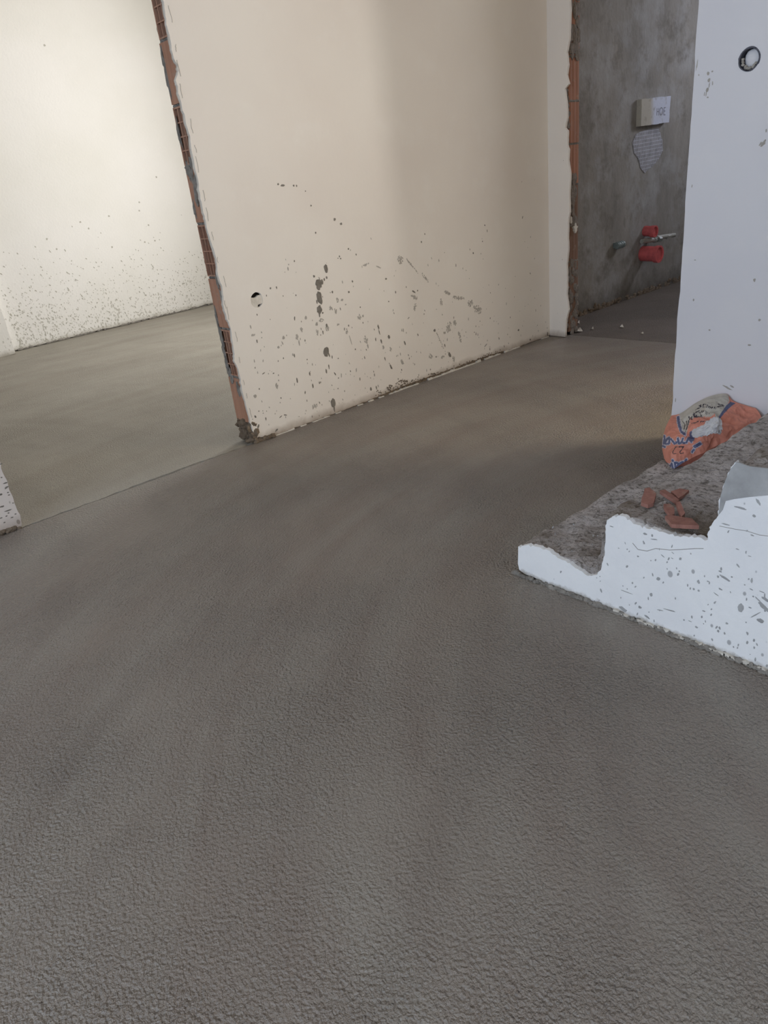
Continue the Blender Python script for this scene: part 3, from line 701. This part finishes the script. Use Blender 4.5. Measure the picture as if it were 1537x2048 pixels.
for q in [(325, 205, 34, 10, 0), (585, 262, 30, 24), (640, 275, 16, 30), (655, 305, 50, 12, -.2), (530, 436, 16, 18), (380, 373, 12, 10), (722, 433, 34, 9, .5), (800, 410, 26, 7, .5), (858, 455, 18, 32, .4), (795, 452, 20, 8, .2), (445, 515, 16, 34, .5), (630, 470, 10, 12), (688, 610, 26, 46, .8), (1300, 380, 28, 10, .1), (1230, 245, 10, 34, .3), (1415, 273, 26, 14, .2), (1375, 238, 10, 20, .5), (1430, 122, 22, 28, .4), (1462, 15, 60, 24, .9), (1325, 62, 90, 20, .05), (1305, 508, 34, 16, .8), (1168, 553, 28, 16), (1205, 605, 80, 24, .35), (1170, 690, 32, 14, .3), (1000, 702, 16, 22), (962, 690, 14, 26), (915, 660, 10, 30), (935, 685, 10, 28), (1072, 630, 22, 14), (1046, 590, 10, 22), (1136, 730, 40, 9, .4), (820, 762, 12, 24), (632, 733, 22, 40), (850, 552, 12, 20), (1388, 612, 12, 22), (1408, 692, 26, 10, .2), (1489, 711, 42, 9, .1), (1327, 835, 40, 90), (1398, 833, 24, 12), (1480, 935, 50, 40), (1440, 890, 8, 120, .7), (1460, 770, 50, 12, .6), (1500, 820, 90, 40, .6), (1520, 770, 60, 30, .3), (700, 853, 50, 10, -.2), (780, 855, 90, 12, -.1), (440, 712, 100, 9, 0), (510, 672, 10, 30, .6), (1218, 955, 18, 22), (985, 985, 24, 18), (1040, 860, 26, 12), (1025, 905, 12, 30), (932, 938, 30, 8), (1152, 1015, 16, 30), (545, 830, 26, 30, .3), (415, 845, 70, 40, .3), (600, 905, 44, 20, .4), (1367, 405, 9, 30), (1395, 435, 26, 8), (1210, 188, 60, 12)]:
    ss.append(SXp(*q))
for k in range(90):
    y = 1.0 - .6 * rnd.random() ** .6; z = rnd.uniform(.012, .22)
    r = rnd.uniform(.0008, .0022); ss.append((y, z, r, r * rnd.uniform(1, 3), rnd.uniform(-.5, .5)))
obj('cement_splashes', splats(ss, YZ, XS + .0002, seed=51), M['bare_side'], st, kind='stuff', base=sb)
# hairline cracks
def crack(pts, wdt):
    a = [(on_x(x, y, XS).y, on_x(x, y, XS).z) for x, y in pts]
    P = []
    for i in range(len(a) - 1):
        d = Vector((a[i + 1][0] - a[i][0], a[i + 1][1] - a[i][1])); n = Vector((-d.y, d.x)).normalized() * wdt
        P.append(prism([[(a[i][0] - n.x, a[i][1] - n.y), (a[i + 1][0] - n.x, a[i + 1][1] - n.y), (a[i + 1][0] + n.x, a[i + 1][1] + n.y), (a[i][0] + n.x, a[i][1] + n.y)]], YZ, XS - .0004, XS + .001))
    return join(P)
obj('crack', crack([(1266, 1086), (1277, 1099), (1295, 1102), (1312, 1097), (1340, 1100), (1365, 1099), (1390, 1097), (1408, 1097)], .0005), M['splat'], st, base=sb)
obj('crack', crack([(1440, 1052), (1470, 1058), (1495, 1062), (1520, 1070), (1537, 1072)], .0004), M['splat'], st, base=sb)

# ------------------------------------------------------------------ broken tile shards lying on the second step
def shard(px, z, th, label, tilt=(0, 0)):
    pts = [on_z(x, y, z) for x, y in px]
    c = sum(pts, Vector()) / len(pts)
    lp = [(p_.x - c.x, p_.y - c.y) for p_ in pts]
    fin = []
    for i in range(len(lp)):
        a, b = Vector(lp[i]), Vector(lp[(i + 1) % len(lp)])
        for k in range(3):
            fin.append(tuple(a + (b - a) * k / 3 + Vector((rnd.uniform(-1, 1), rnd.uniform(-1, 1))) * (.0008 if k else 0)))
    V_, F_ = prism([fin], lambda u, v, t: (u, v, t + u * tilt[0] + v * tilt[1]), 0, th)
    zb = min(q[2] for q in V_)
    o = obj('tile_shard', (V_, F_), M['shard'], label=label, cat='shard', group='broken tile shards on the second step')
    o.location = (c.x, c.y, z - th - zb * .5)
    return o
zs = .262
shard([(1283, 1003), (1290, 980), (1300, 979), (1313, 989), (1308, 1005), (1297, 1008)], zs + .008, .009, 'squarish red shard, leftmost on the second step', (.1, .0))
shard([(1320, 986), (1331, 983), (1349, 992), (1360, 999), (1354, 1003), (1351, 1001), (1336, 994)], zs + .008, .008, 'long narrow red shard lying left of the pointed one', (0, .15))
shard([(1343, 983), (1360, 979), (1379, 983), (1367, 991), (1358, 995), (1350, 988)], zs + .009, .007, 'pointed red shard, rightmost of the upper pair', (.1, 0))
shard([(1328, 1010), (1341, 1009), (1349, 1016), (1350, 1027), (1342, 1030), (1330, 1017)], zs + .010, .008, 'small blocky red shard in the middle of the heap', (0, .1))
shard([(1353, 1010), (1360, 1009), (1371, 1026), (1364, 1031)], zs + .012, .010, 'thin grooved red shard standing right of the blocky one', (.25, 0))
shard([(1331, 1034), (1339, 1031), (1360, 1034), (1385, 1037), (1399, 1050), (1370, 1050), (1344, 1049)], zs + .009, .009, 'largest star-like red shard nearest the step edge', (0, .05))

# ------------------------------------------------------------------ white plaster flakes on the doorway floor
for k, (px, label) in enumerate([([(1152, 664), (1156, 660), (1161, 658), (1166, 662), (1160, 664)], 'largest curled white flake on the doorway floor'),
        ([(1156, 647), (1159, 643), (1160, 646), (1158, 648)], 'tiny white flake beside the foot of the broken jamb'),
        ([(1184, 657), (1187, 655), (1188, 658), (1185, 659)], 'tiny round white flake right of the largest flake'),
        ([(1241, 654), (1245, 651), (1248, 654), (1244, 655)], 'white flake alone in the middle of the dark floor'),
        ([(1283, 666), (1287, 665), (1288, 667), (1285, 668)], 'faint flake farthest right in the dark doorway')]):
    pts = [on_z(x, y, .003) for x, y in px]; c = sum(pts, Vector()) / len(pts); c.z = 0
    lp = [(p_.x - c.x, p_.y - c.y) for p_ in pts]
    o = obj('plaster_flake', prism([lp], lambda u, v, t: (u, v, t + .25 * abs(u)), 0.0, .004), M['white_plaster'], label=label, cat='flake', group='plaster flakes in the doorway')
    o.location = c

# ------------------------------------------------------------------ crumpled cement bag on the first step against the white wall
def mat_bag(name, c1, c2):
    t = NT(name)
    col = t.mix(t.ramp(t.noise(40, 4, .6), .35, .7), s2l(c1), s2l(c2))
    t.bump([(t.noise(70, 3, .5, None, .8), .5, .004)])
    return t.out(col, .55, .4)
bag_m = [mat_bag('bag_orange', (214, 142, 122), (203, 130, 110)), mat_bag('bag_beige', (190, 184, 174), (176, 170, 160)), mat_bag('bag_blue', (84, 90, 122), (96, 102, 132)),
         mat_bag('bag_white_edge', (196, 190, 198), (186, 180, 190)), mat_bag('bag_black', (58, 52, 60), (70, 62, 68)), mat_bag('bag_shaded_orange', (190, 118, 100), (174, 108, 92))]  # last one: shaded copy of the orange, painted on back and underside
net = [[(1332, 928, 1.972), (1325, 893, 2.03), (1331, 858, 2.12), (1344, 831, 2.20)],
       [(1345, 939, 1.935), (1343, 900, 1.968), (1350, 862, 2.08), (1363, 826, 2.225)],
       [(1368, 925, 1.955), (1370, 890, 1.978), (1380, 850, 2.09), (1392, 806, 2.25)],
       [(1395, 912, 1.99), (1402, 878, 2.01), (1410, 840, 2.12), (1422, 792, 2.272)],
       [(1425, 896, 2.05), (1430, 862, 2.09), (1438, 828, 2.18), (1452, 788, 2.286)],
       [(1458, 880, 2.11), (1463, 850, 2.16), (1466, 827, 2.22), (1468, 802, 2.288)],
       [(1494, 858, 2.18), (1496, 840, 2.22), (1498, 827, 2.26), (1497, 812, 2.289)],
       [(1525, 838, 2.25), (1522, 830, 2.27), (1518, 823, 2.28), (1512, 816, 2.290)]]
ctrl = [[on_x(x, y, X) for x, y, X in c] for c in net]
def cr(p0, p1, p2, p3, t):
    return .5 * ((2 * p1) + (p2 - p0) * t + (2 * p0 - 5 * p1 + 4 * p2 - p3) * t * t + (3 * p1 - p0 - 3 * p2 + p3) * t ** 3)
def crs(pts, s):
    n = len(pts) - 1; f = min(max(s * n, 0), n - 1e-6); i = int(f); t = f - i
    g = lambda k: pts[k] if 0 <= k <= n else (pts[0] * 2 - pts[1] if k < 0 else pts[n] * 2 - pts[n - 1])
    return cr(g(i - 1), g(i), g(i + 1), g(i + 2), t)
NU, NVv = 190, 84
def bag_pt(u, v):
    col = [crs(c, v) for c in ctrl]
    return crs(col, u)
raw = [[bag_pt(i / NU, j / NVv) for j in range(NVv + 1)] for i in range(NU + 1)]
def ridge(p_, sc, o):
    q = Vector((p_.x * sc + o, p_.y * sc, p_.z * sc)); return 1 - 2 * abs(noise.noise(q))
V = []
crease = on_x(1389, 862, 2.03)
for i in range(NU + 1):
    for j in range(NVv + 1):
        p_ = raw[i][j]
        a = raw[min(i + 1, NU)][j] - raw[max(i - 1, 0)][j]; b = raw[i][min(j + 1, NVv)] - raw[i][max(j - 1, 0)]
        n = a.cross(b).normalized()
        if n.dot(EYE - p_) < 0: n = -n
        e = min(1, 5 * i / NU, 5 * (NU - i) / NU, .35 + 3 * j / NVv, 6 * (NVv - j) / NVv)
        q3 = Vector((p_.x * 1.0, p_.y * 1.0, p_.z * .6))
        d = .013 * ridge(q3, 13, 3) + .009 * ridge(q3, 27, 8) + .0032 * ridge(q3, 62, 1) - .013
        d -= .030 * math.exp(-(((p_ - crease).length) / .022) ** 2)
        V.append(p_ + n * d * e)
nrow = NVv + 1
F, MI = [], []
for i in range(NU):
    for j in range(NVv): F.append((i * nrow + j, (i + 1) * nrow + j, (i + 1) * nrow + j + 1, i * nrow + j + 1))
V = [Vector((min(q.x, 2.2955), q.y, max(q.z, .0905))) for q in V]
# back and underside
bk = []
for i in range(NU + 1):
    tp, bt = V[i * nrow + NVv], V[i * nrow]
    bk.append((len(V), len(V) + 1, len(V) + 2)); V += [Vector((2.2955, tp.y, max(.0905, tp.z - .02))), Vector((2.2955, tp.y, .0895)), Vector((bt.x + .02, bt.y, .0895))]
for i in range(NU):
    a, b = bk[i], bk[i + 1]; c0, c1 = i * nrow, (i + 1) * nrow
    F += [(c0 + NVv, c1 + NVv, b[0], a[0]), (a[0], b[0], b[1], a[1]), (a[1], b[1], b[2], a[2]), (a[2], b[2], c1, c0)]
F.append(tuple(range(NVv + 1)) + bk[0]); F.append(tuple(NU * nrow + j for j in range(NVv + 1)) + bk[NU])
# printed pattern, written face by face
def zp(a, b): return (1280 + a / 5.98, 760 + b / 5.98)
def inside(x, y, poly):
    c = False; j = len(poly) - 1
    for i in range(len(poly)):
        if (poly[i][1] > y) != (poly[j][1] > y) and x < (poly[j][0] - poly[i][0]) * (y - poly[i][1]) / (poly[j][1] - poly[i][1]) + poly[i][0]: c = not c
        j = i
    return c
def near(x, y, st, wdt):
    for i in range(len(st) - 1):
        ax, ay = st[i]; bx, by = st[i + 1]; dx, dy = bx - ax, by - ay; L = dx * dx + dy * dy
        t = max(0, min(1, ((x - ax) * dx + (y - ay) * dy) / L)) if L else 0
        if (x - ax - dx * t) ** 2 + (y - ay - dy * t) ** 2 < wdt * wdt: return True
    return False
beige = [zp(*q) for q in [(470, 400), (520, 350), (640, 280), (800, 190), (1000, 130), (1060, 160), (1075, 250), (1035, 350), (990, 420), (930, 500), (900, 470), (860, 440), (780, 450), (690, 465), (600, 500), (580, 560), (560, 660), (510, 620), (490, 540)]]
blue_poly = [[zp(*q) for q in l] for l in [[(445, 440), (475, 430), (490, 530), (510, 610), (560, 640), (545, 670), (490, 630), (465, 560), (450, 500)],
    [(1040, 300), (1090, 260), (1150, 280), (1100, 310), (1010, 400), (940, 500), (905, 490), (960, 420)],
    [(640, 790), (725, 740), (745, 770), (660, 820)], [(600, 620), (650, 600), (670, 640), (655, 720), (620, 740), (600, 700)]]]
blue_st = [[zp(*q) for q in l] for l in [[(295, 670), (300, 700), (290, 760)], [(300, 760), (330, 700), (360, 710), (350, 760), (320, 765)], [(350, 690), (385, 720), (420, 760), (450, 740)], [(460, 700), (470, 760), (500, 750), (520, 700)], [(520, 750), (560, 750), (590, 690), (620, 740)], [(280, 790), (300, 800)],
    [(335, 1010), (350, 1050), (385, 1000), (400, 1060)], [(395, 960), (400, 970)], [(420, 990), (430, 1050)], [(440, 990), (470, 1000), (450, 1030), (480, 1050)], [(490, 990), (520, 980), (515, 1020), (480, 1010)], [(560, 950), (545, 970)], [(630, 860), (650, 830)]]]
black_st = [[zp(*q) for q in l] for l in [[(395, 797), (455, 801)], [(430, 805), (405, 845), (397, 870), (410, 885), (437, 880)], [(470, 797), (535, 801)], [(522, 805), (495, 845), (480, 862), (492, 882), (522, 872)],
    [(580, 540), (590, 480), (640, 420), (700, 370), (780, 370), (830, 400)], [(670, 360), (730, 320), (820, 325), (880, 340)], [(710, 310), (790, 290), (850, 330), (910, 335)], [(930, 320), (1010, 310)], [(940, 290), (1000, 300)],
    [(650, 400), (665, 430), (690, 420)], [(720, 395), (740, 430)], [(790, 400), (805, 415)], [(620, 520), (700, 500), (840, 490)], [(640, 440), (760, 440)], [(520, 500), (545, 540), (530, 590)], [(560, 480), (570, 560), (550, 610)], [(700, 390), (770, 380)], [(590, 450), (620, 440), (625, 480)]]]
dark_poly = [] and [[zp(*q) for q in l] for l in [[(820, 620), (1000, 560), (1250, 440), (1400, 400), (1000, 800), (700, 920), (740, 740)], [(490, 720), (560, 660), (600, 560), (640, 560), (650, 640), (600, 700), (520, 735)]]]
loopy = [zp(*q) for q in [(600, 470), (700, 440), (860, 440), (900, 400), (910, 470), (850, 500), (700, 560), (600, 560)]]
for f in F:
    c = sum((V[k] for k in f), Vector()) / len(f)
    if len(f) > 4 or f[0] >= (NU + 1) * nrow or max(f) >= (NU + 1) * nrow: MI.append(5); continue
    d = c - EYE; z_ = d.dot(FX); x, y = 768.5 + FPX * d.dot(RX) / z_, 1024 - FPX * d.dot(UX) / z_
    m = 0
    if inside(x, y, beige): m = 1
    if inside(x, y, loopy): m = 0
    for pl in dark_poly:
        if inside(x, y, pl): m = 5
    wst = False
    for st_ in blue_st:
        if near(x, y, st_, 3.4): wst = True
        if near(x, y, st_, 2.0): m = 2
    if wst and m != 2: m = 3
    if near(x, y, blue_poly[0] + [blue_poly[0][0]], 1.2): m = 3
    if near(x, y, blue_poly[2] + [blue_poly[2][0]], 1.4): m = 3
    for pl in blue_poly:
        if inside(x, y, pl): m = 2
    for st_ in black_st:
        if near(x, y, st_, .8): m = 4
    MI.append(m)
bag_base = Vector((2.15, .95, .0895))
bag = empty('cement_bag', bag_base, 'crumpled orange and beige paper cement bag on the first stair step', 'bag')
obj('sack', (V, F, MI), bag_m, bag, base=bag_base, smooth=False)
# torn white neck of the bag, rolled over the front
nk = []
c = on_x(1413, 862, 2.005)
for k, (x, y, X, r) in enumerate([(1386, 868, 1.960, .013), (1396, 865, 1.955, .015), (1408, 860, 1.96, .015), (1420, 854, 1.97, .014), (1432, 850, 1.985, .012), (1441, 852, 2.005, .009)]):
    q = on_x(x, y, X); nk.append((q, r))
def neck_pt(u, v):
    cs = [q for q, r in nk[:6]]; c_ = crs(cs, u); r = .0065 + .010 * u ** .7
    a = 2 * math.pi * v; nn = noise.noise(Vector((u * 6, math.cos(a) * 1.6, math.sin(a) * 1.6)))
    r *= 1 + .5 * (1 - 2.5 * abs(nn)) + .30 * (1 - 3 * abs(noise.noise(Vector((u * 5, math.cos(a) * 3.4, math.sin(a) * 3.4)))))
    return c_ + UX * (r * math.sin(a)) + (Vector((-FX.x, -FX.y, 0)).normalized()) * (r * .7 * math.cos(a))
g = grid(neck_pt, 40, 28)
k0 = len(g[0]); g[0].append(neck_pt(0, 0)); 
obj('torn_neck', g, mat_bag('bag_inner_paper', (206, 204, 204), (180, 178, 182)), bag, base=bag_base, label='greyish white torn paper neck')

# ------------------------------------------------------------------ pipes, box and mesh on the grey bathroom wall
YW = YD
def red_pipe(px, py, r, label, L=.10, flare=1.12):
    q = on_y(px, py, YW)
    a = Vector((q.x, YW - .001, q.z)); b = Vector((q.x + .0, YW - L, q.z - .004))
    t = empty('drain_pipe', a, label, 'pipe', 'red drain stubs in the bathroom wall')
    obj('pipe_body', tube(a, b, r, r, 28, L * .8, r * .86), M['redpipe'], t, base=a)
    c = b + Vector((0, .018, 0))
    obj('socket_rim', tube(c, b + Vector((0, -.012, 0)), r * flare, r * flare, 28, .008, r * .9), M['redpipe'], t, base=a)
    obj('pipe_cap', tube(b + Vector((0, .01, 0)), b + Vector((0, -.004, 0)), r * .88, r * .8, 28), M['redcap'], t, base=a, label='faded red cap')
def mat_plain(name, c, rough=.5):
    t = NT(name); col = t.mix(t.ramp(t.noise(30, 4), .4, .7), s2l(c), s2l(tuple(int(v * .85) for v in c)))
    t.bump([(t.noise(80, 3), .2, .002)]); return t.out(col, rough, .4)
M['redpipe'] = mat_plain('red_plastic', (196, 92, 92)); M['redcap'] = mat_plain('dusty_red_cap', (186, 96, 92), .8)
red_pipe(1290, 462, .034, 'smaller red drain stub above the grey pipe', .07)
red_pipe(1285, 507, .050, 'larger red drain stub below the grey pipe', .12)
q = on_y(1232, 490, YW)
o = obj('wall_sleeve', join([tube((q.x - .035 + .012 * k, YW - .028, q.z), (q.x - .035 + .012 * k + .008, YW - .028, q.z), .021 + .002 * (k % 2), .021 + .002 * (k % 2), 16) for k in range(7)] + [tube((q.x - .036, YW - .028, q.z), (q.x + .046, YW - .028, q.z), .018, .018, 16), box(q.x - .03, q.x + .04, YW - .024, YW, q.z - .016, q.z + .016)]), mat_plain('grey_green_plastic', (122, 132, 130)), label='grey corrugated conduit end left of the red drain stubs', cat='conduit', base=(q.x, YW, q.z))
ct = on_y(1276, 483, YW)
wp = empty('water_pipe', (ct.x, YW, ct.z), 'thin whitish water pipe with metal elbow between the red drain stubs', 'pipe')
wb_ = Vector(wp.location); gp = mat_plain('pale_grey_pipe', (160, 158, 150)); mt_ = mat_plain('tarnished_metal', (128, 132, 126), .35)
e1 = on_y(1310, 479, YW - .05); e2 = on_y(1350, 470, YW - .07)
obj('pipe_body', tube((ct.x, YW - .03, ct.z), tuple(e1), .015, .015, 16), gp, wp, base=wb_)
obj('elbow', join([blob(tuple(e1), (.024, .024, .022), 3, 14, .15), tube(tuple(e1), (e1.x, YW + .0, e1.z), .016, .016, 14), tube((e1.x + .03, e1.y - .01, e1.z - .004), (e1.x + .055, e1.y - .015, e1.z - .004), .02, .02, 6)]), mt_, wp, base=wb_)
obj('outlet', join([tube(tuple(e1 + Vector((.02, 0, .01))), tuple(e2), .014, .014, 14), tube(tuple(e1.lerp(e2, .6)), tuple(e1.lerp(e2, .75)), .018, .018, 6)]), gp, wp, base=wb_)
# white junction block with its handwritten mark
A, B, C_, D = [on_y(*q, YW - .035) for q in [(1285, 200), (1343, 187), (1338, 246), (1283, 253)]]
bx0, bx1 = A.x, (B.x + C_.x) / 2; bz0, bz1 = (C_.z + D.z) / 2, (A.z + B.z) / 2
jb = empty('junction_box', (bx0, YW, bz0), 'white dusty box set in the grey wall, hand marked', 'box')
jbb = Vector(jb.location)
t_ = NT('dusty_white_polystyrene'); pz = t_.sep()
cc = t_.mix(t_.ramp(t_.math('ADD', pz[0], t_.math('MULTIPLY', t_.noise(9, 3), .05)), bx0 + .13, bx0 + .18), s2l((176, 170, 158)), s2l((196, 200, 214)))
cc = t_.mix(t_.ramp(t_.noise(20, 4, .6), .55, .75, 0, .7), cc, s2l((130, 122, 108)))
t_.bump([(t_.noise(60, 3), .4, .003)]); mbx = t_.out(cc, .9, .2)
ol = [tuple(p_) for s_ in [((bx0, bz0), (bx1, bz0 + .006)), ((bx1, bz0 + .006), (bx1 + .006, bz1)), ((bx1 + .006, bz1), (bx0 - .004, bz1 - .008)), ((bx0 - .004, bz1 - .008), (bx0, bz0))] for p_ in rag(s_[0], s_[1], .012, .003, s_[0][0] * 3 + s_[0][1], 20)[:-1]]
obj('block', prism([ol], XZ, YW - .035, YW), mbx, jb, base=jbb)
# handwritten HOE
def stroke(pts, wv, y):
    P = []
    for i in range(len(pts) - 1):
        a = Vector(pts[i]); b = Vector(pts[i + 1]); d = b - a; n = Vector((-d.y, d.x)).normalized() * wv
        P.append(prism([[tuple(a - n), tuple(b - n), tuple(b + n), tuple(a + n)]], XZ, y - .0008, y + .0005))
    return P
hx, hz, u_ = bx0 + .185, bz0 + .052, .022
mk_ = stroke([(hx, hz), (hx, hz + 1.9 * u_)], .0024, YW - .035) + stroke([(hx, hz + u_), (hx + u_, hz + u_)], .0024, YW - .035) + stroke([(hx + u_, hz), (hx + u_, hz + 1.9 * u_)], .0024, YW - .035)
mk_ += stroke([(hx + 2.4 * u_ + .9 * u_ * math.cos(a), hz + u_ + .95 * u_ * math.sin(a)) for a in [i * math.pi / 6 for i in range(13)]], .0024, YW - .035)
mk_ += stroke([(hx + 4.9 * u_, hz + 1.9 * u_), (hx + 3.9 * u_, hz + 1.9 * u_), (hx + 3.9 * u_, hz), (hx + 4.9 * u_, hz)], .0024, YW - .035) + stroke([(hx + 3.9 * u_, hz + u_), (hx + 4.7 * u_, hz + u_)], .0024, YW - .035)
obj('hand_mark', join(mk_), mat_plain('pencil_grey', (136, 136, 148), .9), jb, base=jbb, label='grey handwritten letters')
# plaster hollow with glass fibre mesh hanging below the box
hp = [(1300, 258), (1318, 256), (1324, 278), (1326, 300), (1318, 318), (1306, 332), (1289, 346), (1281, 336), (1277, 318), (1268, 306), (1265, 285), (1272, 268), (1285, 262)]
hq = [on_y(x, y, YW) for x, y in hp]
mesh_t = empty('plaster_mesh', (sum(p_.x for p_ in hq) / len(hq), YW, min(p_.z for p_ in hq)), 'pale tapering patch of glass fibre mesh below the junction box', 'mesh')
mb = Vector(mesh_t.location)
obj('patch_base', prism([[(p_.x, p_.z) for p_ in hq]], XZ, YW - .003, YW + .001), mat_plain('mesh_patch_plaster', (150, 148, 150), .9), mesh_t, base=mb)
pol = [(p_.x, p_.z) for p_ in hq]; lines = []
def clipped(a, b, n=40):
    seg, run = [], None
    for i in range(n + 1):
        p_ = (a[0] + (b[0] - a[0]) * i / n, a[1] + (b[1] - a[1]) * i / n)
        if inside(p_[0], p_[1], pol):
            if run is None: run = p_
            last = p_
        elif run is not None:
            if run != last: seg.append((run, last))
            run = None
    return seg
xs = [p_[0] for p_ in pol]; zs_ = [p_[1] for p_ in pol]
k = min(xs)
while k < max(xs):
    lines += clipped((k - .03, max(zs_)), (k + .02, min(zs_))); k += .020
k = min(zs_)
while k < max(zs_):
    lines += clipped((min(xs), k), (max(xs), k + .01)); k += .022
P = []
for a, b in lines: P += stroke([a, b], .0022, YW - .0035)
obj('mesh_strands', join(P), mat_plain('pale_glass_fibre', (200, 200, 210), .7), mesh_t, kind='stuff', base=mb)
